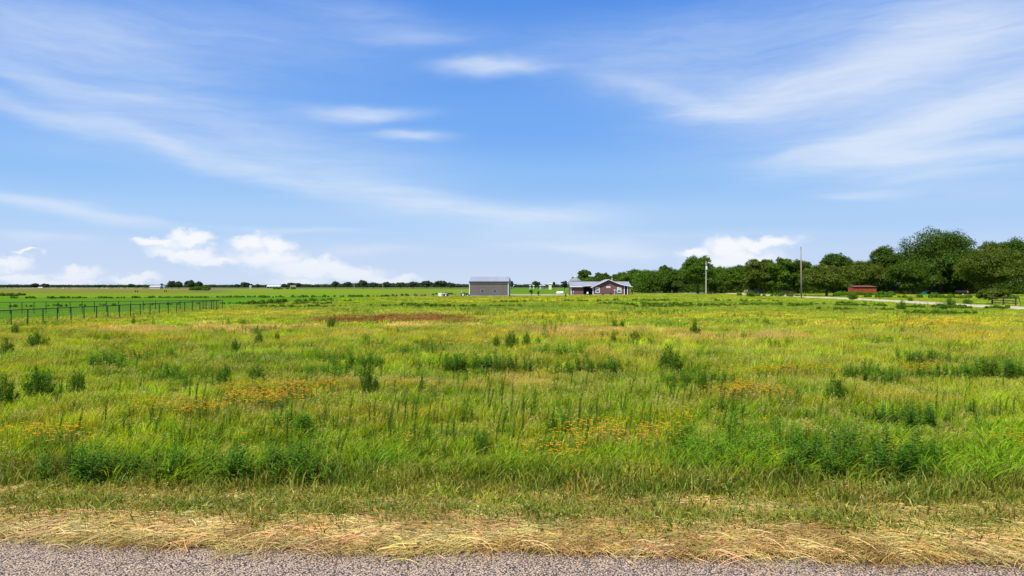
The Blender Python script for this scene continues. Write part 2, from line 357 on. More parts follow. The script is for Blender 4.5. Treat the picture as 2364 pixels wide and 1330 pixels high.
bp = t.n('ShaderNodeBump', {'Height': t.m('SUBTRACT', 1.0, vo.outputs['Distance']), 'Strength': .9, 'Distance': .012}).outputs[0]
t.n('ShaderNodeOutputMaterial', {0: t.n('ShaderNodeBsdfPrincipled', {'Base Color': c, 'Roughness': .85, 'Specular IOR Level': .2, 'Normal': bp}).outputs[0]})
xs = np.concatenate([np.linspace(-900, -12, 40), np.arange(-11.8, 12, .1), np.linspace(12, 900, 40)])
far = 7.91 - .052 * xs + .22 * (vn(xs * .8, 3.3 + 0 * xs, 5) - .5) + .10 * (vn(xs * 3, 1.3 + 0 * xs, 6) - .5) + .05 * (vn(xs * 9, 2.2 + 0 * xs, 9) - .5)
V = []; 
for k, fr in enumerate((0, .5, .9, 1)):
    yy = far - (1 - fr) * 6.6
    V.append(np.stack([xs, yy, np.full_like(xs, .03 if k in (1,) else .02 if k != 3 else .004)], -1))
V = np.stack(V, 0); n = len(xs); idx = np.arange(4 * n).reshape(4, n)
Fq = np.stack([idx[:-1, :-1], idx[:-1, 1:], idx[1:, 1:], idx[1:, :-1]], -1).reshape(-1, 4)
tag(obj('road', mesh('road', V, Fq, [M])), kind='structure')

# ------------------------------------------------------------------ gravel driveway and yard
gravel = mat('pale_gravel', (.46, .385, .255), .9, var=.22, scale=.5, bump=.4)
def strip(name, pts, wid, m, z=.22):
    P_ = [np.array(p[:2], float) for p in pts]; n = 10; Q = []
    for a_, b_ in zip(P_[:-1], P_[1:]):
        for k in range(n): Q.append(a_ + (b_ - a_) * k / n)
    Q.append(P_[-1]); Q = np.array(Q); T = np.gradient(Q, axis=0); T /= np.linalg.norm(T, axis=1)[:, None]
    N = np.stack([-T[:, 1], T[:, 0]], -1)
    jig = lambda s: (wid / 2 * (1 + .25 * (fbm(Q[:, 0] / 4, Q[:, 1] / 4, s) - .5)))[:, None]
    L = Q + N * jig(21); R_ = Q - N * jig(22); k = len(Q)
    V = np.concatenate([np.c_[L + N * .9, np.full(k, -.05)], np.c_[L, np.full(k, z)], np.c_[Q, np.full(k, z + .05)], np.c_[R_, np.full(k, z)], np.c_[R_ - N * .9, np.full(k, -.05)]])
    i = np.arange(k - 1); Fq = np.concatenate([np.stack([i + s * k, i + 1 + s * k, i + 1 + (s + 1) * k, i + (s + 1) * k], -1)[:, ::-1] for s in range(4)])
    return tag(obj(name, mesh(name, V, Fq, [m], smooth=True)), kind='structure')
strip('driveway', DP, 3.6, gravel, .20)
strip('driveway_branch', [at(1645, 676.0), at(1560, 679.0), at(1500, 680.3), at(1462, 681)], 2.2, gravel, .16)
strip('yard_path', [atd(1160, 226), atd(1220, 224), atd(1310, 226)], 4.0, gravel, .12)

# ------------------------------------------------------------------ plants: mesh builders (vectorised)
def blades(n, spread, h, hv, wd, lean, curl, segs=3, wind=(.5, .1), rng=RNG):
    r = spread * np.sqrt(rng.random(n)); th = rng.random(n) * 2 * np.pi
    bx, by = r * np.cos(th), r * np.sin(th)
    hh = h * (1 - hv + 2 * hv * rng.random(n)); az_ = rng.random(n) * 2 * np.pi
    ln = lean * (.3 + rng.random(n)); dx = np.cos(az_) * ln + wind[0] * rng.random(n); dy = np.sin(az_) * ln + wind[1]
    s = np.linspace(0, 1, segs + 1)
    cx = bx[:, None] + (dx * hh)[:, None] * (s ** 1.0 * .35 + s ** 2.2 * .65)[None]
    cy = by[:, None] + (dy * hh)[:, None] * (s ** 1.0 * .35 + s ** 2.2 * .65)[None]
    cz = hh[:, None] * (s - curl * s ** 3)[None]
    fa = rng.random(n) * np.pi; wx, wy = np.cos(fa), np.sin(fa)
    wprof = np.array([.8, 1, .75, .06]) if segs == 3 else np.interp(s, (0, .3, .7, 1), (.7, 1, .7, .05))
    hw = (wd * (.6 + .8 * rng.random(n)))[:, None] * wprof[None] / 2
    L = np.stack([cx - wx[:, None] * hw, cy - wy[:, None] * hw, cz], -1); R_ = np.stack([cx + wx[:, None] * hw, cy + wy[:, None] * hw, cz], -1)
    V = np.stack([L, R_], 2).reshape(-1, 3)
    b = (np.arange(n) * (segs + 1) * 2)[:, None] + (np.arange(segs) * 2)[None]
    Fq = np.stack([b, b + 1, b + 3, b + 2], -1).reshape(-1, 4)
    hat = np.repeat(np.tile(s, (n, 1)).ravel(), 2); rnd = np.repeat(rng.random(n), (segs + 1) * 2)
    tips = np.stack([cx[:, -1], cy[:, -1], cz[:, -1]], -1)
    return V, Fq, hat, rnd, tips
def leaves(P0, D, N, L, Wd):
    """rhombic leaves: base P0, direction D, width axis from N"""
    D = D / np.linalg.norm(D, axis=1)[:, None]; Wv = np.cross(D, N); Wv /= np.maximum(np.linalg.norm(Wv, axis=1), 1e-6)[:, None]
    L = np.broadcast_to(L, (len(P0),))[:, None]; Wd = np.broadcast_to(Wd, (len(P0),))[:, None]
    mid = P0 + D * L * .42
    V = np.stack([P0, mid - Wv * Wd / 2, P0 + D * L, mid + Wv * Wd / 2], 1).reshape(-1, 3)
    Fq = np.arange(len(P0) * 4).reshape(-1, 4)
    return V, Fq, np.tile([0, .4, 1, .4], len(P0)), np.repeat(RNG.random(len(P0)), 4)
def rdir(n, rng=RNG):
    v = rng.normal(size=(n, 3)); return v / np.linalg.norm(v, axis=1)[:, None]
def join(parts):   # parts: (V,F,h,rnd,mi)
    V, Fq, h_, r_, mi = [], [], [], [], []; b = 0
    for p in parts:
        V.append(p[0]); Fq.append(p[1] + b); h_.append(p[2]); r_.append(p[3]); mi.append(np.full(len(p[1]), p[4])); b += len(p[0])
    return np.concatenate(V), np.concatenate(Fq), np.concatenate(h_), np.concatenate(r_), np.concatenate(mi)
def pmesh(name, parts, mats):
    V, Fq, h_, r_, mi = join(parts)
    return mesh(name, V, Fq, mats, mi, {'h': ('FLOAT', h_), 'rnd': ('FLOAT', r_)})

# ------------------------------------------------------------------ scattering of uncountable ground cover
def scatter(name, pts, rz, scl, idx, tint, sources, label):
    me = mesh(name, pts, np.zeros((0, 4), np.int32), attrs={
        'rot': ('FLOAT_VECTOR', np.c_[np.zeros((len(pts), 2)), rz]), 'scl': ('FLOAT_VECTOR', scl), 'idx': ('INT', idx),
        'tint': ('FLOAT_COLOR', np.c_[np.clip(tint, 0, 1), np.ones(len(pts))])})
    o = obj(name, me); tag(o, label, name.replace('_', ' '), kind='stuff')
    cl = bpy.data.collections.new(name + '_sources')
    for s_ in sources: cl.objects.link(bpy.data.objects.new(name + '_tuft', s_))
    ng = bpy.data.node_groups.new(name, 'GeometryNodeTree')
    ng.interface.new_socket('Geometry', in_out='INPUT', socket_type='NodeSocketGeometry')
    ng.interface.new_socket('Geometry', in_out='OUTPUT', socket_type='NodeSocketGeometry')
    N = ng.nodes; Lk = ng.links.new
    gi = N.new('NodeGroupInput'); go = N.new('NodeGroupOutput')
    mp = N.new('GeometryNodeMeshToPoints'); Lk(gi.outputs[0], mp.inputs[0])
    ip = N.new('GeometryNodeInstanceOnPoints'); Lk(mp.outputs[0], ip.inputs['Points'])
    ci = N.new('GeometryNodeCollectionInfo'); ci.inputs['Collection'].default_value = cl
    ci.inputs['Separate Children'].default_value = True; ci.inputs['Reset Children'].default_value = True
    Lk(ci.outputs[0], ip.inputs['Instance']); ip.inputs['Pick Instance'].default_value = True
    for nm, ty, sk in (('rot', 'FLOAT_VECTOR', 'Rotation'), ('scl', 'FLOAT_VECTOR', 'Scale'), ('idx', 'INT', 'Instance Index')):
        a_ = N.new('GeometryNodeInputNamedAttribute'); a_.data_type = ty; a_.inputs[0].default_value = nm
        out = [q for q in a_.outputs if q.enabled and q.name == 'Attribute'][0]; Lk(out, ip.inputs[sk])
    Lk(ip.outputs[0], go.inputs[0])
    md = o.modifiers.new('scatter', 'NODES'); md.node_group = ng
    return o
def wedge(d0, d1, per_m2, k=.80, side=11.0):      # the view's footprint plus a broad strip on both sides
    area = k * (d1 * d1 - d0 * d0) + 2 * side * (d1 - d0); n = int(area * per_m2)
    y = RNG.uniform(d0, d1, int(n * 2.2)); y = y[RNG.random(len(y)) < (k * y + side) / (k * d1 + side)][:n]
    return (RNG.random(len(y)) * 2 - 1) * (k * y + side), y
grassM = leafmat('meadow_grass', instanced=True, tip=(.56, .48, .04, .24), trans=.38, lo=.5, hi=1.4, gloss=.012)
seedM = leafmat('seed_heads', (.52, .42, .12), trans=.3, gloss=.01)
coarseM = leafmat('coarse_grass', instanced=True, tip=(.34, .42, .04, .25), trans=.40, gloss=.006)
strawM = leafmat('cut_straw', instanced=True, trans=.15, lo=.5, hi=1.5, gloss=.008)
def grass_clump(n=46, seed=0, spread=.24, h=.42, wd=.011):
    rg = np.random.default_rng(100 + seed)
    V, Fq, hh, rr, tp = blades(n, spread, h, .38, wd, .30, .16, 3, (.24, .02), rg)
    parts = [(V, Fq, hh, rr, 0)]
    if seed % 2 == 0:
        k = rg.integers(4, 8)
        V, Fq, hh, rr, tp = blades(k, spread, h * 1.15, .2, .005, .2, .08, 3, (.35, .05), rg)
        parts.append((V, Fq, hh, rr, 1))
        D = np.c_[.5 + .4 * rg.random((len(tp) * 5, 1)), .4 * rg.normal(size=(len(tp) * 5, 1)), .5 * rg.random((len(tp) * 5, 1))]
        lv = leaves(np.repeat(tp, 5, 0) - np.c_[np.zeros((len(D), 2)), .10 * rg.random(len(D))], D, rdir(len(D), rg), .044, .011)
        parts.append((*lv, 1))
    return pmesh('grass_clump', parts, [grassM, seedM])
G = [grass_clump(64, s, .25, .42, .0085) for s in range(8)]
GW = [grass_clump(38, 20 + s, .26, .40, .017) for s in range(6)]
def lay(x, y): 
    k = in_meadow(x, y); return x[k], y[k]
def jitter(c, s=.22):
    n = len(c); return c * (1 + s * RNG.normal(size=(n, 1))) * (1 + .10 * RNG.normal(size=(n, 3)))
# tall coarse grass along the verge and in some lush spots
def coarse(seed):
    rg = np.random.default_rng(300 + seed)
    V, Fq, hh, rr, _ = blades(20, .16, .56, .4, .017, .6, .42, 5, (.5, 0), rg)
    return pmesh('coarse_clump', [(V, Fq, hh, rr, 0)], [coarseM])
CG = [coarse(s) for s in range(5)]
pts = []
def pxblob(cx, cy, rx, ry, n, h=.0):
    r = np.sqrt(RNG.random(n)); th = RNG.random(n) * 2 * np.pi
    px = cx + rx * r * np.cos(th); py = cy + ry * r * np.sin(th)
    dd = (H - h) * F / (py - 660); return (px - 1182) / F * dd, dd
for cx, cy, rx, ry, n, b in ((2250,1090,160,56,230,(0.196,0.336,0.007)),(2330,1050,90,50,90,(0.209,0.347,0.007)),(330,1105,100,16,40,(0.169,0.280,0.007)),(430,1125,70,14,26,(0.196,0.314,0.007)),(830,1105,100,22,46,(0.155,0.269,0.006)),(1250,1115,120,20,36,(0.155,0.269,0.006)),(1060,1120,70,16,14,(0.182,0.280,0.007)),
    (640,1110,110,24,60,(0.115,0.213,0.006)),(1400,1100,160,26,40,(0.182,0.280,0.008)),(1640,1095,110,30,60,(0.155,0.269,0.007)),(1800,1110,120,26,50,(0.209,0.302,0.010)),(1950,1125,160,20,46,(0.209,0.302,0.010)),(120,1090,120,24,30,(0.209,0.258,0.010)),(1200,1000,1000,60,150,(0.209,0.291,0.007)),(1200,1080,1150,40,120,(0.209,0.280,0.008)),(1000,1130,1100,16,60,(0.250,0.269,0.008))):
    x, y = pxblob(cx, cy, rx, ry, n); k = road_t(x, y) + 2.2 * (fbm(x / 1.7, y / 1.5, 31) - .5) > 1.3
    pts.append(np.c_[x, y, np.broadcast_to(b, (n, 3))][k])
pts = np.concatenate(pts); n = len(pts); s_ = .65 + .6 * RNG.random(n)
scatter('coarse_grass', np.c_[pts[:, :2], np.zeros(n)], RNG.normal(0, .8, n), np.c_[s_, s_, s_ * .95], RNG.integers(0, 5, n), jitter(pts[:, 2:], .15), CG, 'long broad-bladed green grass arching over the mown verge')

# cut straw lying on the verge
def straw_clump(seed):
    rg = np.random.default_rng(500 + seed); n = 105
    c = np.c_[rg.normal(0, .20, n), rg.normal(0, .07, n), .015 + .05 * rg.random(n)]
    a_ = rg.normal(0, .6, n) + np.where(rg.random(n) < .25, 1.2, 0); L = .12 + .30 * rg.random(n); bend = rg.normal(0, .16, n)
    s = np.linspace(-1, 1, 5); V = []; tilt = rg.normal(0, .02, (n, 1))
    for sgn in (-1, 1):
        X_ = c[:, :1] + np.cos(a_)[:, None] * s * L[:, None] / 2 - np.sin(a_)[:, None] * (bend * L)[:, None] * s ** 2
        Y_ = c[:, 1:2] + np.sin(a_)[:, None] * s * L[:, None] / 2 + np.cos(a_)[:, None] * (bend * L)[:, None] * s ** 2
        Z_ = c[:, 2:3] + tilt * s + .025 * (1 - s ** 2) + sgn * .0015
        o_ = sgn * .0015
        V.append(np.stack([X_ - np.sin(a_)[:, None] * o_, Y_ + np.cos(a_)[:, None] * o_, np.maximum(Z_, .004)], -1))
    V = np.stack(V, 2).reshape(-1, 3); b = (np.arange(n) * 10)[:, None] + (np.arange(4) * 2)[None]
    Fq = np.stack([b, b + 1, b + 3, b + 2], -1).reshape(-1, 4)
    return pmesh('straw_clump', [(V, Fq, np.zeros(len(V)), np.repeat(rg.random(n), 10), 0)], [strawM])
SC = [straw_clump(s) for s in range(7)]
n = 12500; x = RNG.uniform(-17, 17, n); t_ = RNG.random(n) * 2.3 - .05
band = np.exp(-((t_ - .26 - .25 * (fbm(x / 1.1, x * 0, 45) - .5)) / .26) ** 2) + .55 * np.exp(-((t_ - 1.35 - .9 * (fbm(x / 2, x * 0, 44) - .5)) / .26) ** 2) * ss(fbm(x / 1.4, t_, 41), .40, .55) + .20
k = RNG.random(n) < band; x, t_ = x[k], t_[k]; n = len(x)
y = 7.91 - .052 * x + .22 * (vn(x * .8, 3.3 + 0 * x, 5) - .5) + .10 * (vn(x * 3, 1.3 + 0 * x, 6) - .5) + t_ + .02
c = lerp(np.broadcast_to(np.array((.44, .285, .065)), (n, 3)), (.72, .55, .21), RNG.random(n))
c = lerp(c, (.26, .14, .035), (RNG.random(n) < .35) * .75)
s_ = .8 + .5 * RNG.random(n)
scatter('cut_straw', np.c_[x, y, .01 + .05 * RNG.random(n) * np.exp(-((t_ - .3) / .3) ** 2)], RNG.normal(0, .7, n), np.c_[s_, s_, s_], RNG.integers(0, 7, n), jitter(c, .12), SC, 'dry cut straw lying in windrows between the road and the meadow')

# short regrowth on the verge
def short(seed):
    rg = np.random.default_rng(700 + seed)
    V, Fq, hh, rr, _ = blades(34, .16, .11, .5, .010, .7, .3, 3, (.3, 0), rg)
    return pmesh('short_clump', [(V, Fq, hh, rr, 0)], [grassM])
SG = [short(s) for s in range(5)]
n = 20000; x = RNG.uniform(-17, 17, n); t_ = .12 + RNG.random(n) * 2.5
k = RNG.random(n) < np.clip(.36 + 1.0 * np.exp(-((t_ - .80) / .36) ** 2) + .7 * ss(t_, 1.4, 2.2), 0, 1) * (.25 + .75 * ss(fbm(x / .7, t_ / .4, 43), .30, .46)); x, t_ = x[k], t_[k]; n = len(x)
y = 7.91 - .052 * x + .22 * (vn(x * .8, 3.3 + 0 * x, 5) - .5) + t_
c = lerp(np.broadcast_to(np.array((.17, .24, .018)), (n, 3)), (.36, .30, .06), RNG.random(n))
c = lerp(c, (.09, .20, .015), (RNG.random(n) < .3) * .8)
s_ = .7 + .9 * RNG.random(n)
scatter('verge_grass', np.c_[x, y, np.zeros(n)], RNG.random(n) * 6, np.c_[s_, s_, s_ * (.8 + .8 * RNG.random(n)) * (1 + .8 * ss(t_, 1.3, 2.3))], RNG.integers(0, 5, n), jitter(c, .2), SG, 'short green regrowth poking through the straw on the verge')

# ------------------------------------------------------------------ weeds
weedM = leafmat('weed_leaf', (.080, .185, .007), trans=.34, gloss=.014)
weedM2 = leafmat('weed_leaf_bright', (.13, .28, .008), trans=.36, gloss=.014)
spikeM = leafmat('spike_leaf', (.078, .165, .008), trans=.32, gloss=.01)
bushM = leafmat('bush_leaf', (.085, .170, .007), trans=.32, gloss=.01)
stemM = mat('weed_stem', (.10, .12, .03), .8)
def leafy(seed, m, h=1.0, nl=46, L=.20, Wd=.052):
    rg = np.random.default_rng(900 + seed); i = np.arange(nl); z = h * (.10 + .90 * (i / nl) ** .85)
    a_ = i * 2.4 + rg.normal(0, .3, nl); up = .15 + .75 * (i / nl) ** 2 - .25 * rg.random(nl)
    bend = .10 * (z / h) ** 2
    D = np.c_[np.cos(a_), np.sin(a_), up]; P0 = np.c_[bend + .004 * np.cos(a_), .004 * np.sin(a_), z]
    LL = L * np.interp(i / nl, (0, .3, .75, 1), (.75, 1, .85, .4)) * (.75 + .5 * rg.random(nl))
    lv = leaves(P0, D, np.c_[np.zeros((nl, 2)), np.ones(nl)] + .35 * rdir(nl, rg), LL, Wd * LL / L)
    st = blades(3, .004, h, .0, .012, .02, 0, 3, (.10, 0), rg)
    return pmesh('leafy_weed', [(*lv, 0), (*st[:4], 1)], [m, stemM])
LW = [leafy(s, weedM) for s in range(4)] + [leafy(10 + s, weedM2, 1.0, 44, .22, .05) for s in range(3)]
def spike(seed, h=1.0, nl=90):
    rg = np.random.default_rng(1200 + seed); i = np.arange(nl); z = h * (.06 + .92 * i / nl); a_ = i * 2.4 + rg.normal(0, .4, nl)
    D = np.c_[np.cos(a_), np.sin(a_), 1.1 + .9 * rg.random(nl)]; bend = .14 * (z / h) ** 2
    LL = .13 * np.interp(i / nl, (0, .4, 1), (.8, 1.1, .6)) * (.7 + .6 * rg.random(nl))
    lv = leaves(np.c_[bend, 0 * z, z], D, rdir(nl, rg), LL, .018)
    st = blades(3, .004, h, 0, .012, .02, 0, 3, (.14, 0), rg)
    return pmesh('weed_spike', [(*lv, 0), (*st[:4], 1)], [spikeM, stemM])
SP = [spike(s) for s in range(5)]
WEEDS = []      # (size px, x, y, h, proto, label, group)
def patch(px0, px1, py0, py1, n, hp, lo, hi, label, group):
    if label and py0 < 1000: n = int(n * 1.25); px0 -= 12; px1 += 12
    for k in range(n):
        px = px0 + (px1 - px0) * (random.random() if py0 > 1000 else random.betavariate(1.35, 1.35)); py = py0 + (py1 - py0) * random.random()
        e = 1 - abs((px - px0) / (px1 - px0) * 2 - 1) ** 3
        x, y, _ = at(px, py, .2); h = .2 + hp / F * y * random.uniform(.5, 1.12) * (.55 + .45 * e)
        WEEDS.append((h * F / y, x, y, h, random.randint(lo, hi), label, group))
patch(80,320,1080,1112,36,70,0,3,'dark leafy weed at the left end of the roadside weed row, near the straw','roadside weeds at the far left')
patch(320,780,1076,1110,72,66,0,3,'dark leafy weed in the long roadside row left of the middle','roadside weeds left of the middle')
patch(1810,2165,1055,1112,118,84,0,3,'tall dark leafy weed in the dense roadside thicket at the right','roadside weed thicket at the right')
patch(1560,1860,1010,1090,46,66,4,6,'bright green leafy weed just left of the dark roadside thicket','bright weeds beside the roadside thicket')
patch(960,1262,842,858,92,33,0,3,'broad-leaved weed in the dark strip across the middle of the meadow','weeds in the middle strip')
patch(1210,1375,815,824,70,25,4,6,'leafy weed in the oval patch behind the middle strip','weeds in the oval patch')
patch(1285,1440,846,862,44,32,0,3,'leafy weed in the loose patch right of the middle strip','weeds right of the middle strip')
patch(770,880,838,850,40,30,0,3,'leafy weed in the patch left of the middle strip','weeds left of the middle strip')
patch(2070,2210,832,842,44,26,0,3,'dark leafy weed in the thin line across the right meadow','weed line in the right meadow')
patch(2220,2364,858,872,50,36,0,3,'dark leafy weed in the row at the right picture edge','weed row at the right edge')
patch(2000,2190,955,978,34,36,0,3,'dark leafy weed in the scattered group above the roadside thicket','scattered weeds above the thicket')
patch(620,715,972,988,26,34,4,6,'low leafy weed in the small clump left of the middle','small clump left of the middle')
patch(205,275,840,850,20,34,0,3,'leafy weed in the small group in the left meadow','small group in the left meadow')
patch(0,860,960,1075,34,34,0,6,'single leafy weed in the left half of the near grass, apart from the roadside row','single weeds in the left near grass')
patch(860,1560,960,1100,40,34,0,6,'single leafy weed in the middle of the near grass','single weeds in the middle near grass')
patch(1560,2364,930,1010,30,32,0,6,'single leafy weed in the right half of the near grass, beyond the thicket','single weeds in the right near grass')
for q_ in range(62):
    cx_ = random.uniform(-20, 2384); cy_ = 694 + 190 * random.random() ** 1.5; wd_ = random.uniform(25, 110); n_ = int(wd_ * random.uniform(.22, .5) * (1.5 if cy_ < 730 else 1))
    if cx_ < 700 and cy_ < 745: continue
    patch(cx_ - wd_, cx_ + wd_, cy_ - .04 * (cy_ - 660), cy_ + .04 * (cy_ - 660), n_, 6 + (cy_ - 690) * .11, 0, 6, '', '')
patch(170,340,776,788,26,14,0,3,'','');patch(835,900,790,806,18,22,0,3,'','');patch(960,1062,796,806,22,16,0,3,'','');patch(1240,1300,760,790,12,22,0,3,'','')
patch(700,2364,690,722,150,9,0,3,'','');patch(1500,2364,722,770,60,12,0,3,'','');patch(0,2364,800,960,110,24,0,3,'','');patch(1380,1450,735,755,8,18,0,3,'','')
patch(660,760,800,812,16,14,0,3,'','');patch(330,560,870,905,26,28,0,3,'','');patch(1100,1700,690,712,70,10,0,3,'','');patch(1500,1700,870,900,20,30,0,3,'','')
WEEDS.sort(key=lambda q: -q[0])
named = [q for q in WEEDS if q[5]][:298]; ids = set(map(id, named)); rest = [q for q in WEEDS if id(q) not in ids]
for q in named:
    o = obj('leafy_weed', LW[q[4]], None, (q[1], q[2], 0), (0, 0, random.uniform(-.6, .6)))
    sx = (.10 + q[3]) * random.uniform(.85, 1.2); o.scale = (sx, sx, q[3]); tag(o, q[5], 'weed', q[6])
n = len(rest); A = np.array([(q[1], q[2], q[3], q[4]) for q in rest])
scatter('low_weeds', np.c_[A[:, :2], np.zeros(n)], RNG.random(n) * 6, np.c_[A[:, 2] * 1.5, A[:, 2] * 1.5, A[:, 2]], A[:, 3], np.ones((n, 3)), LW, 'small leafy weeds scattered through the farther meadow')
SPK = []
def spikes(px0, px1, py0, py1, n, lo, hi, label, group):
    for k in range(n):
        px = random.uniform(px0, px1); py = random.uniform(py0, py1); x, y, _ = at(px, py, .2)
        if road_t(x, y) < 2.2: continue
        o = obj('weed_spike', random.choice(SP), None, (x, y, 0), (random.gauss(0, .06), random.gauss(.03, .07), random.uniform(-.7, .7)))
        h = lo + (hi - lo) * random.random() ** 1.6; o.scale = (h * .7, h * .7, h); tag(o, label, 'weed', group)
spikes(840,1280,870,1040,84,.42,.85,'narrow upright weed spike standing out of the grass in the middle foreground','weed spikes in the middle foreground')
spikes(1280,1720,880,1020,68,.42,.85,'narrow upright weed spike right of the middle, behind the orange flowers','weed spikes right of the middle')
spikes(100,520,850,1020,48,.40,.8,'narrow upright weed spike among the orange flowers of the left foreground','weed spikes in the left foreground')
spikes(1720,2340,870,970,48,.4,.75,'narrow upright weed spike in the right half of the meadow','weed spikes in the right meadow')
spikes(520,860,930,1060,34,.4,.75,'narrow upright weed spike above the long roadside weed row','weed spikes above the roadside row')

# the meadow grass itself, lower where weeds crowd it out
_W = np.array([(q[1], q[2]) for q in WEEDS]); _g = {}
for a_, b_ in _W: _g[(int(a_ // .7), int(b_ // .7))] = _g.get((int(a_ // .7), int(b_ // .7)), 0) + 1
def weedy(x, y): return np.array([min(1, _g.get((int(a_ // .7), int(b_ // .7)), 0) / 1.5) for a_, b_ in zip(x, y)]) if y.max() < 50 else 0
VX, VY, VS, VI, VT = [], [], [], [], []
for d0, d1, den, sc, src in ((8.5, 22, 26, 1.0, 0), (22, 46, 11, 1.3, 0), (46, 110, 3.0, 2.0, 1), (110, 300, .55, 3.6, 1)):
    x, y = lay(*wedge(d0, d1, den))
    tt = road_t(x, y) + np.where(y < 22, 2.5 * (fbm(x / 1.7, y / 1.5, 31) - .5), 0)
    k = tt > 1.0; x, y, tt = x[k], y[k], tt[k]
    hgt = (.50 + .62 * fbm(x / 3, y / 3, 33)) * np.interp(y, (9, 22, 46, 110), (1.0, .80, .80, .8)) * (1 - .5 * weedy(x, y)) * (.55 + .9 * fbm(x / .55, y / .5, 34, 2)) * np.clip(.34 + .30 * (tt - 1.0), .32, 1.0)
    s_ = sc * (.8 + .4 * RNG.random(len(x)))
    hgt = hgt * (.5 + .5 * ss(drive_dist(x, y), 5, 26)) if y.max() > 60 else hgt
    zs = hgt * (s_ if sc < 1.5 else np.where(y < 110, 1.0, 1.05))
    VX.append(x); VY.append(y); VS.append(np.c_[s_, s_, zs]); VI.append(RNG.integers(0, 8, len(x)) if src == 0 else 8 + RNG.integers(0, 6, len(x)))
    c = jitter(plant_colour(x, y, .3), .36); c = lerp(c, np.array((.44, .37, .05)), (RNG.random(len(x)) < .16) * .55); c = lerp(c, np.array((.05, .13, .006)), (RNG.random(len(x)) < .14) * .6)
    edge = 1 - ss(tt, 1.6, 3.4)
    c = lerp(c, np.array((.40, .27, .075)), edge * ss(fbm(x / .9, y / .9, 35), .36, .58) * .9)
    VT.append(c)
x = np.concatenate(VX); y = np.concatenate(VY); n = len(x)
scatter('meadow_grass', np.c_[x, y, np.zeros(n)], RNG.normal(0, .7, n), np.concatenate(VS), np.concatenate(VI), np.concatenate(VT), G + GW, 'tall wild grass covering the whole meadow in green, yellow and tan')

# ------------------------------------------------------------------ bushes in the meadow: stems + foliage
def bush_meshes(seed, nst=46, cone=.50, leaf=.075, per=80, slim=False):
    rg = np.random.default_rng(1500 + seed); st = MB(); P0, D0 = [], []
    for k in range(nst):
        a_ = rg.random() * 6.283; q_ = math.sqrt(rg.random()); c_ = cone * q_; top = (1 - .62 * q_ ** 2.2) * rg.uniform(.72, 1.08)
        d_ = np.array((math.cos(a_) * c_ * .62, math.sin(a_) * c_ * .62, top)); b_ = np.array((math.cos(a_), math.sin(a_), 0)) * c_ * .45
        if k % 3 == 0: st.tube([b_ * .6, b_ + d_ * .5, b_ + d_ * .92], [.012, .008, .003], 4)
        s = rg.random(per) ** .9 * .97 + .03; wdt = .030 + .030 * (1 - s)
        P0.append(b_ + d_ * s[:, None] + rg.normal(0, 1, (per, 3)) * wdt[:, None]); dd = rdir(per, rg) * .85; dd[:, 2] += .6; D0.append(dd)
    P0 = np.concatenate(P0); D0 = np.concatenate(D0); P0[:, 2] = np.maximum(P0[:, 2], .02)
    lv = leaves(P0, D0, rdir(len(P0), rg), leaf * (.7 + .6 * rg.random(len(P0))), .022)
    return pmesh('bush_foliage', [(*lv, 0)], [bushM]), mesh('bush_stems', st.v, st.f, [stemM])
BM = [bush_meshes(s) for s in range(4)]
BM2 = [bush_meshes(10 + s, 22, .34, .10, 40) for s in range(2)]
def bush(px, pyb, pyt, wpx, label, kind=0, group=None, name='bush'):
    x, y, _ = at(px, pyb, .22); h = .22 + (pyb - pyt) / F * y * 1.05; wd = wpx / F * y
    fm, sm = (BM if kind == 0 else BM2)[random.randrange(4 if kind == 0 else 2)]
    e = empty(name, (x, y, 0), random.uniform(0, 6.28), label, 'bush', group)
    sc = (wd / 1.05, wd / 1.05, h)
    for nm, me in (('foliage', fm), ('stems', sm)):
        o = obj(nm, me, e); o.scale = sc
    return e
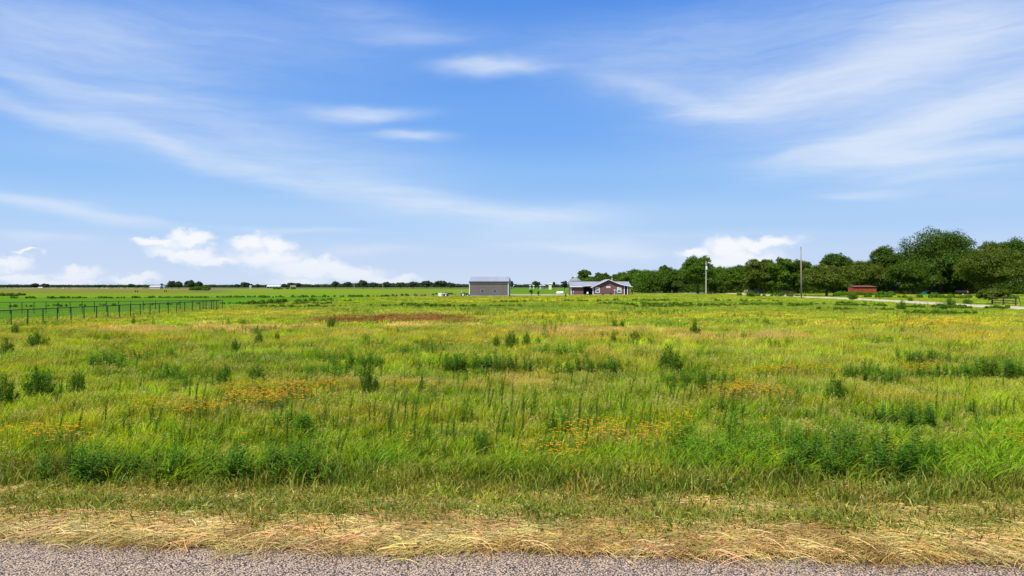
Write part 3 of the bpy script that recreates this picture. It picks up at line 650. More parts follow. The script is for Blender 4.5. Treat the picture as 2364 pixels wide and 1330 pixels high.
for b in [(1545,857,795,66,'large dark bushy weed standing alone right of the middle, the biggest in the open meadow'),(1605,774,738,28,'round bush on the pale grass, straight below the white-topped pole'),(1466,786,762,32,'pale loose bush between the oval weed patch and the round bush'),
 (1147,803,774,20,'leftmost small bush of the bush cluster behind the middle weed strip'),(1182,803,764,40,'widest bush of the cluster behind the middle weed strip'),(1216,799,764,22,'right-hand upright bush of the cluster behind the middle weed strip'),(1243,798,778,18,'low bush at the right end of the cluster behind the middle strip'),
 (1416,793,767,18,'slim bush above the right end of the oval weed patch'),(88,804,768,60,'wide low bush in the left meadow below the near fence'),(15,820,778,36,'rounded bush cut by the left picture edge, the farther of two'),(88,908,842,72,'feathery wide bush in the left foreground'),(176,903,855,42,'feathery smaller bush just right of the wide feathery one'),(8,934,862,56,'dark bush cut by the left picture edge, the nearer of two'),
 (852,904,838,46,'tall loose bush left of the middle with bare grass before it'),(545,813,782,28,'upright bush in the left meadow beside yellow flowers'),(597,794,766,24,'small upright bush just behind and right of the yellow flowers'),(640,784,766,14,'tiny thin bush right of the small upright one'),
 (1930,922,866,56,'round feathery bush alone in the right meadow'),(1622,912,858,30,'dark upright bush right of the middle beside orange flowers'),(518,870,842,36,'dark low bush in the left meadow, left one of a pair'),(590,870,845,42,'dark low bush in the left meadow, right one of a pair'),
 (763,757,732,18,'rounded bush at the left end of the red-brown weed patch'),(1275,997,955,32,'dark broad bush in the middle foreground left of orange flowers'),(1115,1040,1000,46,'bright low bush in the middle foreground'),(1420,755,737,14,'left small bush of a pair in the pale grass right of the middle'),(1436,755,737,12,'right small bush of a pair in the pale grass right of the middle'),(35,770,746,18,'thin bush close to the near fence at the far left'),
 (2178,712,698,18,'small bush on the near edge of the gravel driveway'),(2080,713,694,26,'dark bush hiding part of the near driveway edge'),(2195,704,686,24,'bush on the far side of the driveway below the rusty tank trailer'),(1970,690,677,26,'dark low shrub on the far driveway edge below the red shed'),(2102,695,683,13,'small dark shrub between the driveway and the green boat'),(2235,700,690,26,'olive low shrub beyond the driveway right of the rusty trailer'),(1306,684.5,677,5,'small round shrub right of the white gas tank'),(1733,684,672,24,'dark shrub in front of the tan bank under the trees')]:
    bush(*b)
for b in [(308,744,722,13,'slim leafy sapling just below the near pipe fence, left one of two'),(354,752,732,12,'slim leafy sapling below the near pipe fence, right one of two'),(771,748,726,14,'dark sapling rising behind the rounded bush at the red-brown patch'),(2072,828,790,16,'tall thin sapling at the left end of the right weed line')]:
    bush(*b, kind=1, name='sapling')

# ------------------------------------------------------------------ orange wildflowers in drifts
petM = leafmat('orange_petal', (.85, .38, .014), trans=.25, lo=.5, hi=1.35, gloss=0); eyeM = mat('flower_eye', (.06, .015, .008), .8)
def flower(seed):
    rg = np.random.default_rng(1900 + seed); parts = []
    for k in range(4):
        c0 = np.array((rg.normal(0, .16), rg.normal(0, .16), .40 + .14 * rg.random())); n = 8
        a_ = np.arange(n) * 6.283 / n; D = np.c_[np.cos(a_), np.sin(a_), np.full(n, -.12)]; D[:, 1] += 0; D += np.array((0, -.15, .1))
        parts.append((*leaves(np.repeat(c0[None], n, 0), D, np.tile((0, -.3, 1.0), (n, 1)), .030, .016), 0))
        a_ = np.arange(4) * 1.571; parts.append((*leaves(np.repeat(c0[None] + (0, 0, .006), 4, 0), np.c_[np.cos(a_), np.sin(a_), np.full(4, .5)], np.tile((0, 0, 1.0), (4, 1)), .012, .012), 1))
        s = blades(1, .001, c0[2], 0, .006, 0, 0, 3, (0, 0), rg); s[0][:, :2] += c0[:2]; parts.append((*s[:4], 2))
    return pmesh('flower_tuft', parts, [petM, eyeM, stemM])
FL = [flower(s) for s in range(4)]
P_ = []
for cx, cy, rx, ry, n, sc in ((640,905,105,20,170,1),(600,918,60,10,70,1),(430,938,120,13,70,1),(750,890,75,10,60,1),(150,1002,70,14,40,1),(1440,998,130,22,80,1),(1290,1036,60,10,20,1),(1740,902,85,11,90,1.1),(1690,890,60,10,30,1),(1850,850,90,8,90,1.2),(1740,860,60,8,40,1.2),(2120,848,45,9,60,1.2),(2335,1015,30,8,10,1),(60,1000,50,14,8,1),
   (920,893,20,5,10,1),(1000,790,140,7,60,1.7),(1370,780,110,8,60,1.7),(1395,815,30,4,20,1.5),(2260,783,80,5,45,1.7),(1330,770,90,6,40,1.7),(2010,775,60,5,20,1.7),(400,785,180,8,60,1.6),(330,818,60,6,25,1.5),(2050,742,220,6,50,2.2),(1700,735,160,5,20,2.2),(820,806,60,5,20,1.6),(1560,960,60,14,16,1),(1150,960,900,60,40,.9)):
    n = max(2, int(n * (.58 if sc < 1.3 else .7))); x, y = pxblob(cx, cy, rx * 1.1, ry * 1.15, n, .42); P_.append(np.c_[x, y, np.full(n, sc)])
P_ = np.concatenate(P_); k = road_t(P_[:, 0], P_[:, 1]) > 2.2; P_ = P_[k]; n = len(P_)
scatter('wildflowers', np.c_[P_[:, :2], np.zeros(n)], RNG.normal(0, .5, n), np.c_[P_[:, 2], P_[:, 2], .95 + .25 * RNG.random(n)], RNG.integers(0, 4, n), np.ones((n, 3)), FL, 'orange daisy-like wildflowers with dark centres in drifts across the meadow')

# ------------------------------------------------------------------ sheet-metal barn
whiteM = mat('white_trim', (.80, .80, .79), .5, var=.05)
glassM = mat('dark_glass', (.012, .014, .016), .35, var=.1, spec=.15)
barnW = ribbed('taupe_siding', (.158, .136, .118), 0, .305)
barnG = ribbed('taupe_siding_side', (.158, .136, .118), 1, .305)
roofM = ribbed('galvalume_roof', (.38, .38, .39), 0, .40, .40, .25)
(bx, by, _), byaw = at(1128.5, 684), 3.2
B = empty('metal_barn', (bx, by, 0), R(-byaw), 'taupe metal barn with two small windows and a pale gable roof', 'barn')
w2, D, e_, r_ = 5.62, 9.2, 4.30, 5.62
MB().box(-w2, w2, 0, .08, 0, e_).build('front_wall', barnW, B)
MB().box(-w2, w2, D - .08, D, 0, e_).build('back_wall', barnW, B)
for sx in (-1, 1):
    MB().prismx([(.08, 0), (D - .08, 0), (D - .08, e_), (D / 2, r_ - .06), (.08, e_)], sx * w2 - (.08 if sx > 0 else 0), sx * w2 + (0 if sx > 0 else .08)).build('end_wall', barnG, B)
sl = (r_ - e_) / (D / 2)
rf = MB().prismx([(-.28, e_ - .28 * sl + .02), (D / 2, r_ + .02), (D + .28, e_ - .28 * sl + .02), (D + .28, e_ - .28 * sl + .10), (D / 2, r_ + .10), (-.28, e_ - .28 * sl + .10)], -w2 - .16, w2 + .16).build('roof', roofM, B)
rk = MB()
for sx in (-1, 1):
    x0 = sx * (w2 + .165); x1 = x0 + sx * .03
    rk.prismx([(-.29, e_ - .28 * sl - .10), (D / 2, r_ - .10), (D + .29, e_ - .28 * sl - .10), (D + .29, e_ - .28 * sl + .12), (D / 2, r_ + .12), (-.29, e_ - .28 * sl + .12)], min(x0, x1), max(x0, x1))
rk.build('rake_trim', whiteM, rf)
MB().box(-w2 - .16, w2 + .16, -.32, -.285, e_ - .36, e_ - .20).build('gutter', mat('dark_gutter', (.10, .09, .085), .5), rf)
for sx in (-1, 1):
    MB().box(sx * w2 - .10, sx * w2 + .10, -.03, .0, 0, e_).box(sx * (w2 + .0015) - .0, sx * (w2 + .03), -.03, .14, 0, e_ + .02).build('corner_trim', whiteM, B)
for wx in (-1.86, 1.70):
    o = MB()
    fw, z0, z1 = .48, 1.06, 2.0
    o.box(wx - fw, wx - fw + .075, -.05, 0, z0, z1).box(wx + fw - .075, wx + fw, -.05, 0, z0, z1).box(wx - fw + .075, wx + fw - .075, -.05, 0, z0, z0 + .075).box(wx - fw + .075, wx + fw - .075, -.05, 0, z1 - .075, z1).box(wx - fw + .075, wx + fw - .075, -.045, 0, (z0 + z1) / 2 - .045, (z0 + z1) / 2 + .045)
    wo = o.build('window', mat('grey_window_frame', (.40, .39, .38), .5), B)
    MB().box(wx - fw + .075, wx + fw - .075, -.02, -.004, z0 + .075, z1 - .075).build('pane', glassM, wo)
MB().box(-w2 - .05, w2 + .05, -.10, -.035, 0, .18).build('slab_edge', mat('slab_concrete', (.45, .43, .39), .9), B)

# ------------------------------------------------------------------ plum-brown farmhouse
hx, hy, _ = at(1404.5, 681.2)
HS = empty('farmhouse', (hx, hy, 0), R(-1.2), 'plum-brown metal farmhouse with white trimmed gable and a small white name plaque', 'house')
k = hy / F         # metres per photo pixel at the front wall
sid = ribbed('plum_siding', (.185, .084, .074), 0, .25, .6, amount=.35); sidY = ribbed('plum_siding_side', (.185, .084, .074), 1, .25, .6, amount=.35)
hroof = ribbed('white_metal_roof', (.40, .37, .36), 1, .40, .40, .2); hroofX = ribbed('white_metal_roof_cross', (.36, .345, .345), 0, .40, .40, .2)
def X_(px): return (px - 1404.5) * k
def Z_(py): return H + (660 - py) * k
zl, zr, zp = Z_(661.2), Z_(660.2), Z_(645.2)
xl, xr, xp, xpo = X_(1369), X_(1441), X_(1404.5), X_(1457)
zw = zr + (zp - zr) * .30
GD = 12.0
xk, zk = X_(1431), Z_(656.2)      # where the right roof slope flattens over the porch
MB().add([(xl,0,0),(xr,0,0),(xr,0,zk - .34),(xk,0,zk - .02),(xp,0,zp - .06),(xl,0,zl + .05)], [(0,1,2,3,4,5)]).build('front_wall', sid, HS)
MB().box(xl, xl + .12, .003, GD, 0, zl).build('left_wall', sidY, HS)
MB().box(xr - .12, xr, .003, GD, 0, zk - .36).build('right_wall', sidY, HS)
ov = .55
Lp, Rp = (xl - ov * 1.2, zl - .34), (xpo + .35, zr - .22)
Pk, Kk = (xp, zp + .05), (xk, zk + .06)
th = .16
rf = MB().prism([Lp, Pk, Kk, Rp, (Rp[0], Rp[1] - th), (Kk[0], Kk[1] - th), (Pk[0], Pk[1] - th), (Lp[0], Lp[1] - th)], -.60, GD).build('gable_roof', hroof, HS)
MB().prism([(Lp[0], Lp[1] + .02), (Pk[0], Pk[1] + .02), (Kk[0], Kk[1] + .02), (Rp[0], Rp[1] + .02), (Rp[0], Rp[1] - .17), (Kk[0], Kk[1] - .17), (Pk[0], Pk[1] - .17), (Lp[0], Lp[1] - .17)], -.66, -.605).build('rake_trim', whiteM, rf)
MB().tube([(X_(1418.5), 6.5, Z_(653.5)), (X_(1418.5), 6.5, Z_(641.6))], .10, 8).build('vent_pipe', whiteM, rf)
# cross wing, ridge along x, behind
c0_, c1_ = X_(1319.5), X_(1458); yb = 8.0; ze, zr2 = Z_(661.4) + .1, Z_(650.6)
rfx = MB().prismx([(yb - 4.6 - .5, ze - .05), (yb + 1.0, zr2 + .12), (yb + 7, ze - .1), (yb + 7, ze - .25), (yb + 1.0, zr2 - .04), (yb - 4.6 - .5, ze - .21)], c0_ - .35, c1_ + .35).build('cross_roof', hroofX, HS)
MB().box(c0_ - .35, X_(1350), yb - 5.14, yb - 5.105, ze - .30, ze - .03).build('fascia', whiteM, rfx)
MB().prismx([(yb - 4.4, 0), (yb + 6.5, 0), (yb + 6.5, ze - .2), (yb + 1, zr2 - .1), (yb - 4.4, ze - .1)], c0_, c0_ + .12).build('left_gable_wall', sidY, HS)
MB().prismx([(yb + .5, 0), (yb + 6.5, 0), (yb + 6.5, ze - .2), (yb + 1, zr2 - .1), (yb + .5, zr2 - .3)], c1_ - .14, c1_ - .02).build('right_gable_wall', sidY, HS)
MB().box(c0_ + .12, X_(1349), yb - 4.5, yb - 4.4, 0, ze).build('wing_wall', sid, HS)
MB().box(X_(1349) - .12, X_(1349), yb - 4.39, yb - .2, 0, ze).build('recess_side_wall', sidY, HS)
MB().box(X_(1349), xl, yb - .1, yb, 0, ze + .1).build('recess_wall', sid, HS)
MB().box(xl + 4, c1_ - .15, GD - .1, GD, 0, ze).build('rear_wall', sid, HS)
MB().prism([(X_(1346), Z_(660.4)), (X_(1352), Z_(660.0)), (xl - ov, Z_(658.2)), (xl - ov, Z_(658.9)), (X_(1352), Z_(660.9)), (X_(1346), Z_(661.2))], 1.6, 3.0).build('patio_roof', whiteM, HS)
dr = MB().box(X_(1354.5), X_(1362.5), yb - .16, yb - .105, 0, 2.3).build('patio_door', glassM, HS)
MB().box(X_(1353.6), X_(1354.5), yb - .18, yb - .105, 0, 2.4).box(X_(1362.5), X_(1363.4), yb - .18, yb - .105, 0, 2.4).box(X_(1354.5), X_(1362.5), yb - .18, yb - .105, 2.3, 2.4).build('door_frame', mat('black_frame', (.02, .02, .022), .4), dr)
def window(wx, zb, zt, fw, par):
    o = MB(); t_ = .17
    o.box(wx - fw, wx - fw + t_, -.07, -.003, zb, zt).box(wx + fw - t_, wx + fw, -.07, -.003, zb, zt).box(wx - fw + t_, wx + fw - t_, -.07, -.003, zb, zb + t_).box(wx - fw + t_, wx + fw - t_, -.07, -.003, zt - t_, zt).box(wx - fw + t_, wx + fw - t_, -.06, -.003, (zb + zt) / 2 - .04, (zb + zt) / 2 + .04)
    o = o.build('window', whiteM, par)
    MB().box(wx - fw + t_, wx + fw - t_, -.03, -.006, zb + t_, (zb + zt) / 2 - .04).build('pane', mat('window_glass', (.10, .16, .17), .1, spec=.8), o)
    MB().box(wx - fw + t_, wx + fw - t_, -.03, -.006, (zb + zt) / 2 + .04, zt - t_).build('pane', mat('window_blind', (.42, .55, .53), .3), o)
window(X_(1379.9), Z_(676.3), Z_(663.4), .68, HS); window(X_(1429.5), Z_(676), Z_(663.0), .70, HS)
s_ = MB().box(X_(1400), X_(1409), -.06, -.003, Z_(665), Z_(661)).build('name_plaque', whiteM, HS)
mk = MB(); lx = X_(1402)
for wd_ in (.12, .16, .10, .14, .12):      # five grey unreadable characters
    mk.box(lx, lx + wd_ * .8, -.068, -.061, Z_(663.9), Z_(662.1)); lx += wd_ + .035
mk.build('lettering', mat('grey_lettering', (.22, .22, .23), .6), s_)
for a0, a1 in ((1368.2, 1369.9), (1440.6, 1442.2)): MB().box(X_(a0), X_(a1), -.05, -.002, 0, zl if a0 < 1400 else zk - .34).build('corner_trim', whiteM, HS)
MB().box(c0_ - .02, X_(1321.2), yb - 4.56, yb - 4.502, 0, ze - .1).build('corner_trim', whiteM, HS)
post = mat('porch_wood', (.20, .075, .045), .7)
for px_, m_, yy in ((1448.6, whiteM, -.2), (1452.6, post, -.2), (1456.2, post, -.2), (1456.2, post, 4.5), (1456.2, post, 9)):
    MB().box(X_(px_) - .11, X_(px_) + .11, yy, yy + .22, 0, zr - .3).build('porch_post', m_, HS)
MB().box(xr + .01, xpo + .2, -.2, GD, 0, .12).build('porch_slab', mat('porch_concrete', (.42, .40, .37), .9), HS)
MB().box(xr + 1.0, xr + 1.9, .03 + 3, .1 + 3, .12, 2.2).build('porch_door', glassM, HS)
for px_, py_ in ((1384.6, 655.9),): 
    MB().tube([(X_(px_), -.003, Z_(py_)), (X_(px_), -.20, Z_(py_) - .05)], [.10, .13], 8).build('flood_light', whiteM, HS)
MB().box(X_(1393.2), X_(1395), -.05, -.003, Z_(654.4), Z_(653.2)).build('wall_vent', mat('brown_vent', (.14, .05, .05), .6), HS)
o = MB().box(X_(1421.2), X_(1423.2), -.16, -.003, Z_(672.2), Z_(669.2)).build('meter_box', mat('meter_grey', (.5, .5, .5), .5), HS)
MB().tube([(X_(1422.2), -.12, 0), (X_(1422.2), -.12, Z_(672.2))], .04, 6).build('conduit', mat('pipe_grey', (.5, .5, .5), .5), o)
MB().box(X_(1319), xl, yb - 4.58, yb - 4.51, 0, .10).box(xl - .02, xr + .02, -.09, -.052, 0, .22).build('foundation', mat('foundation_concrete', (.45, .43, .40), .9), HS)
def local(o, x, y, z=0): return tuple(Matrix.Rotation(o.rotation_euler.z, 4, 'Z') @ Vector((x, y, z)) + o.location)
U = empty('air_conditioner', local(HS, X_(1409.5), -.9), R(2), 'dark air conditioner unit on the ground under the gable plaque', 'air conditioner')
MB().box(-.42, .42, -.4, .4, .05, .85).build('casing', ribbed('ac_casing', (.08, .06, .055), 2, .06, .5), U); MB().tube([(0, 0, .852), (0, 0, .875)], .34, 14).build('fan_grille', mat('fan_grille', (.05, .05, .05), .4), U); MB().box(-.5, .5, -.48, .48, 0, .048).build('pad', mat('pad_concrete', (.4, .39, .36), .9), U)
U = empty('yard_pole', local(HS, X_(1417.4), -1.1), 0, 'thin white meter pole with a round head in front of the right gable window', 'pole')
MB().tube([(0, 0, 0), (0, 0, 1.75)], .05, 6).build('shaft', whiteM, U); MB().tube([(0, -.06, 1.65), (0, -.16, 1.65)], .2, 12).build('meter_head', whiteM, U)
U = empty('yard_faucet', local(HS, X_(1325.8), yb - 5.2), 0, 'thin white standpipe with a cap in front of the left wing', 'standpipe')
MB().tube([(0, 0, 0), (0, 0, 1.05)], .035, 6).build('pipe', whiteM, U); MB().tube([(0, 0, 1.02), (0, 0, 1.25)], [.15, .11], 8).build('cap', whiteM, U)
U = empty('garden_cart', local(HS, X_(1391.5), -1.4), R(15), 'small reddish hand cart left of the air conditioner', 'cart')
MB().prism([(-.35, .25), (.3, .25), (.5, .62), (-.5, .62)], -.3, .3).build('tub', mat('cart_red', (.25, .08, .06), .5), U)
for q in (-.36, .36): MB().tube([(0, q - .04, .2), (0, q + .04, .2)], .2, 12).build('wheel', mat('cart_tyre', (.02, .02, .02), .8), U)
MB().tube([(.42, -.2, .6), (1.0, -.2, .95), (1.0, .2, .95), (.42, .2, .6)], .025, 6).build('handle', mat('cart_handle', (.08, .07, .06), .6), U)
U = empty('patio_chair', local(HS, X_(1358.6), 2.8), R(160), 'white rounded patio chair in the shaded recess of the farmhouse', 'chair')
MB().box(-.3, .3, -.28, .28, .38, .45).build('seat', whiteM, U); MB().prism([(-.3, .45), (.3, .45), (.26, .95), (.15, 1.05), (-.15, 1.05), (-.26, .95)], .22, .29).build('backrest', whiteM, U)
for a_ in (-.26, .26):
    for b_ in (-.24, .24): MB().box(a_ - .025, a_ + .025, b_ - .025, b_ + .025, 0, .38).build('leg', whiteM, U)
U = empty('porch_grill', local(HS, X_(1445.5), 1.0), 0, 'black barbecue grill under the right porch roof', 'grill')
MB().prism([(-.45, .7), (.45, .7), (.5, .95), (.3, 1.2), (-.3, 1.2), (-.5, .95)], -.28, .28).build('hood', mat('grill_black', (.015, .015, .016), .4), U); MB().box(-.4, .4, -.25, .25, .1, .7).build('cabinet', mat('grill_cabinet', (.02, .02, .02), .5), U)

# ------------------------------------------------------------------ grain bin behind the house
gd = 300.0; gxx, gyy, _ = atd(1328.4, gd)
GB = empty('grain_bin', (gxx, gyy, 0), 0, 'silver round grain bin with a cone roof behind the farmhouse', 'grain bin')
gr = 2.5; ez = zat(648.2, gd); pz = zat(638.6, gd)
binM = ribbed('corrugated_bin', (.50, .51, .54), 2, .22, .38, .5, .35)
o = MB().tube([(0, 0, 0), (0, 0, ez)], gr, 28).build('bin_wall', binM, GB, smooth=False)
o = MB().tube([(0, 0, ez - .05), (0, 0, pz - .08), (0, 0, pz)], [gr + .22, .35, .30], 28).build('cone_roof', mat('bin_roof', (.24, .225, .22), .6, .0), GB)
MB().tube([(0, 0, pz - .02), (0, 0, pz + .22)], [.36, .12], 12).build('roof_cap', whiteM, o)

# ------------------------------------------------------------------ yard things near the barn
blackM = mat('black_paint', (.018, .018, .02), .5); tyreM = mat('tyre_rubber', (.02, .02, .02), .9); rimM = mat('rim', (.7, .7, .68), .4)
def wheel(par, x, y, r_, wd, nm='wheel'):
    wv = empty_part(nm, par) if False else MB().tube([(x, y - wd / 2, r_), (x, y + wd / 2, r_)], r_, 16).build(nm, tyreM, par)
    MB().tube([(x, y - wd / 2 - .012, r_), (x, y + wd / 2 + .012, r_)], r_ * .58, 12).build('rim', rimM, wv)
tx, ty, _ = at(1027, 685.5, 0); ty = 193; tx = (1027 - 1182) / F * ty
T = empty('flatbed_trailer', (tx, ty, 0), R(-4), 'low black flatbed trailer with a white tank, parked left of the barn', 'trailer')
MB().box(-2.5, 2.2, -1.0, 1.0, .62, .80).box(-2.5, -2.42, -1.0, 1.0, .80, 1.05).build('deck', blackM, T)
MB().tube([(2.2, -.5, .66), (3.1, 0, .60)], .05, 6).tube([(2.2, .5, .66), (3.1, 0, .60)], .05, 6).tube([(3.1, 0, .0), (3.1, 0, .8)], .04, 6).build('hitch', blackM, T)
for x_ in (-.45, .45):
    for y_ in (-1.15, 1.15): wheel(T, x_, y_, .38, .24)
MB().prism([(-.95, .74), (.95, .74), (.75, .86), (-.75, .86)], -1.28, -1.02).build('fender', whiteM, T)
MB().box(.2, 2.1, -.7, .8, .80, 1.05).build('lumber_stack', mat('dark_lumber', (.06, .045, .035), .8), T)
U = empty('water_tote', (tx - 1.2, ty - 1.45, 0), 0, 'white square tank standing before the black flatbed trailer', 'tank')
MB().prism([(-.45, 0), (.45, 0), (.48, .12), (.48, .95), (.38, 1.05), (-.38, 1.05), (-.48, .95), (-.48, .12)], -.4, .4).build('tank', mat('white_plastic', (.78, .78, .75), .45), U); MB().tube([(0, 0, 1.05), (0, 0, 1.13)], .14, 10).build('lid', blackM, U)
tx2, ty2 = (1072.5 - 1182) / F * 192, 192
T = empty('tractor', (tx2, ty2, 0), R(8), 'small green tractor with a front loader beside the barn', 'tractor')
trM = mat('tractor_green', (.03, .13, .04), .4)
MB().prism([(-.2, .6), (.95, .55), (.98, .98), (.75, 1.06), (-.2, 1.08)], -.28, .28).build('hood', trM, T)
MB().box(-.75, -.2, -.35, .35, .5, .78).build('body', trM, T); MB().box(-.68, -.3, -.22, .22, .86, .94).box(-.72, -.66, -.22, .22, .94, 1.25).build('seat', blackM, T)
MB().tube([(-.2, 0, 1.05), (-.05, 0, 1.3)], .02, 6).tube([(-.10, 0, 1.28), (-.08, 0, 1.31)], .17, 12).build('steering_wheel', blackM, T)
for y_ in (-.52, .52): wheel(T, -.5, y_, .55, .28, 'rear_wheel'); wheel(T, .72, y_, .32, .2, 'front_wheel')
MB().tube([(-.78, -.4, .7), (-.78, -.4, 1.75), (-.78, .4, 1.75), (-.78, .4, .7)], .035, 6).build('roll_bar', whiteM, T)
ld = MB().tube([(-.1, -.42, .8), (.6, -.42, 1.0), (1.35, -.42, .35)], .05, 6).tube([(-.1, .42, .8), (.6, .42, 1.0), (1.35, .42, .35)], .05, 6).build('loader_arms', trM, T)
MB().prism([(1.3, .12), (1.85, .10), (1.45, .16), (1.36, .6), (1.28, .6)], -.62, .62).build('bucket', blackM, ld)
px_ = atd(1293, 224)
T = empty('gas_tank', px_, R(2), 'long white propane tank on legs between the barn and the farmhouse', 'gas tank')
wt = mat('tank_white', (.82, .82, .80), .35, var=.04)
MB().tube([(-1.25, 0, .72), (-1.18, 0, .72), (-1.0, 0, .72), (-.8, 0, .72), (.8, 0, .72), (1.0, 0, .72), (1.18, 0, .72), (1.25, 0, .72)], [.05, .25, .42, .5, .5, .42, .25, .05], 18).build('tank', wt, T, smooth=True)
for x_ in (-.7, .7): MB().box(x_ - .08, x_ + .08, -.36, .36, 0, .34).build('leg', mat('tank_leg', (.4, .39, .37), .8), T)
MB().tube([(0, 0, 1.19), (0, 0, 1.32), (0, 0, 1.36)], [.2, .19, .1], 12).build('valve_cover', mat('valve_cover', (.15, .16, .17), .5), T)

# ------------------------------------------------------------------ poles and fences
woodM = mat('grey_pole_wood', (.27, .22, .165), .85, var=.2, scale=2)
x_, y_, _ = atd(1850, 177)
T = empty('wooden_pole', (x_, y_, 0), 0, 'tall bare wooden pole beside the gravel driveway, without wires', 'pole')
MB().tube([(0, 0, 0), (-.06, 0, 6.5), (-.14, 0, zat(572, 177))], [.19, .165, .125], 10).build('shaft', woodM, T, smooth=True)
MB().tube([(-.14, 0, zat(572, 177)), (-.14, 0, zat(570, 177))], [.13, .10], 10).build('pole_cap', mat('pole_cap', (.20, .19, .18), .6), T); MB().box(-.30, -.02, -.145, -.12, zat(574.5, 177), zat(573.5, 177)).build('bolt_plate', mat('bolt_plate', (.2, .2, .2), .5), T)
x_, y_, _ = atd(1630, 236); zt = zat(603.5, 236)
T = empty('transformer_pole', (x_, y_, 0), 0, 'pale weathered utility pole with a white transformer by the treeline', 'utility pole')
MB().tube([(0, 0, 0), (0, 0, 6), (0, 0, zt)], [.20, .17, .13], 10).build('shaft', mat('pale_pole_wood', (.50, .46, .40), .85, var=.15), T)
zz = zat(619, 236)
tr = MB().tube([(.05, -.42, zz - .55), (.05, -.42, zz - .5), (.05, -.42, zz + .5), (.05, -.42, zz + .58)], [.26, .32, .32, .24], 14).build('transformer', mat('transformer_grey', (.72, .73, .74), .45), T)
MB().tube([(.05, -.42, zz + .56), (.05, -.42, zz + .9)], .06, 8).tube([(-.15, -.42, zz + .54), (-.15, -.42, zz + .8)], .05, 8).build('bushings', mat('porcelain', (.35, .30, .27), .3), tr)
MB().box(-.28, -.10, -.2, -.1, zat(610, 236), zat(607.5, 236)).build('cutout_fuse', mat('cutout_grey', (.45, .45, .45), .5), T); MB().tube([(0, -.1, zat(645, 236)), (.9, -.3, zat(646, 236))], .03, 6).build('light_arm', mat('light_arm', (.4, .4, .4), .5), T)
x_, y_, _ = atd(1551, 270)
T = empty('yard_post', (x_, y_, 0), 0, 'short thin grey post by the driveway branch left of the transformer pole', 'post')
MB().tube([(0, 0, 0), (0, 0, zat(670, 270))], .07, 6).build('shaft', woodM, T)
fenceM = mat('black_pipe', (.022, .024, .022), .55)
FHt = 1.25
def fence_run(name, line, posts, label, top_extra=None):
    (xa, ya), (xb, yb_) = line; T = empty(name, (xa, ya, 0), 0, label, 'fence'); dx, dy = xb - xa, yb_ - ya
    MB().tube([(0, 0, FHt), (dx, dy, FHt)], .036, 6).build('top_rail', fenceM, T)
    wm = MB(); nv = int(math.hypot(dx, dy) / .25)
    for z in (.12, .27, .42, .57, .72, .87, 1.02, 1.14): wm.tube([(0, .05, z), (dx, dy + .05, z)], .006, 3)
    for i in range(nv): wm.tube([(dx * i / nv, dy * i / nv + .05, .02), (dx * i / nv, dy * i / nv + .05, FHt - .04)], .005, 3)
    wm.build('wire_mesh', fenceM, T)
    for px in posts:
        k_ = (px - 1182) / F            # x = k*y : where the ray crosses the run
        tt_ = (k_ * ya - xa) / (dx - k_ * dy)
        MB().tube([(dx * tt_, dy * tt_, 0), (dx * tt_, dy * tt_, FHt - .035)], .036, 6).build('post', fenceM, T)
    return T
c_ = .23689
near = [c_ * v for v in (108,270,418,558,692,818,940,1050,1164,1270,1366,1462,1553,1640,1722,1800,1876,1948,2008,2060,2112)]
farp = [c_ * v for v in (97,214,331,448,567,682,801,919,1038,1157,1274,1396,1515,1638,1755,1875,1980,2083,2170)]
def railpt(px, py): return at(px, py, FHt)[:2]
fence_run('pipe_fence', (railpt(-60, 720.2), railpt(507, 694.0)), [-21] + near, 'black pipe fence run nearer the meadow, rising toward its far right corner')
fence_run('pipe_fence', (railpt(-60, 698.6), railpt(514.5, 693.3)), [-32, -5] + farp, 'black pipe fence run behind the nearer one, along the far side of the green pen')
# gate panels beyond the driveway
def gate(px0, px1, dd0, dd1, hgt, rails, nposts, label, m):
    x0, y0, _ = atd(px0, dd0); x1, y1, _ = atd(px1, dd1); T = empty('rail_fence', (x0, y0, 0), 0, label, 'fence')
    for i in range(nposts):
        f_ = i / (nposts - 1); MB().box((x1 - x0) * f_ - .075, (x1 - x0) * f_ + .075, (y1 - y0) * f_ - .06, (y1 - y0) * f_ + .06, 0, hgt + .12).build('post', m, T)
    for i in range(rails):
        z = hgt * (1 - i / rails * .88) - .08; MB().tube([(0, -.10, z), (x1 - x0, y1 - y0 - .10, z)], .07, 6).build('rail', m, T)
railM = mat('dark_wood_rail', (.055, .045, .038), .85)
gate(2290, 2345, 108, 101, 1.25, 3, 3, 'dark three-rail fence panel at the right picture edge beyond the driveway', railM)
gate(1804, 1833, 212, 207, 1.45, 3, 3, 'dark wooden rail fence left of the wooden pole beyond the driveway', railM)
x_, y_, _ = atd(2357, 102)
T = empty('leaning_post', (x_, y_, 0), 0, 'thin leaning fence post at the right picture edge', 'post'); MB().tube([(0, 0, 0), (-.28, 0, 1.3)], .04, 6).build('shaft', railM, T)
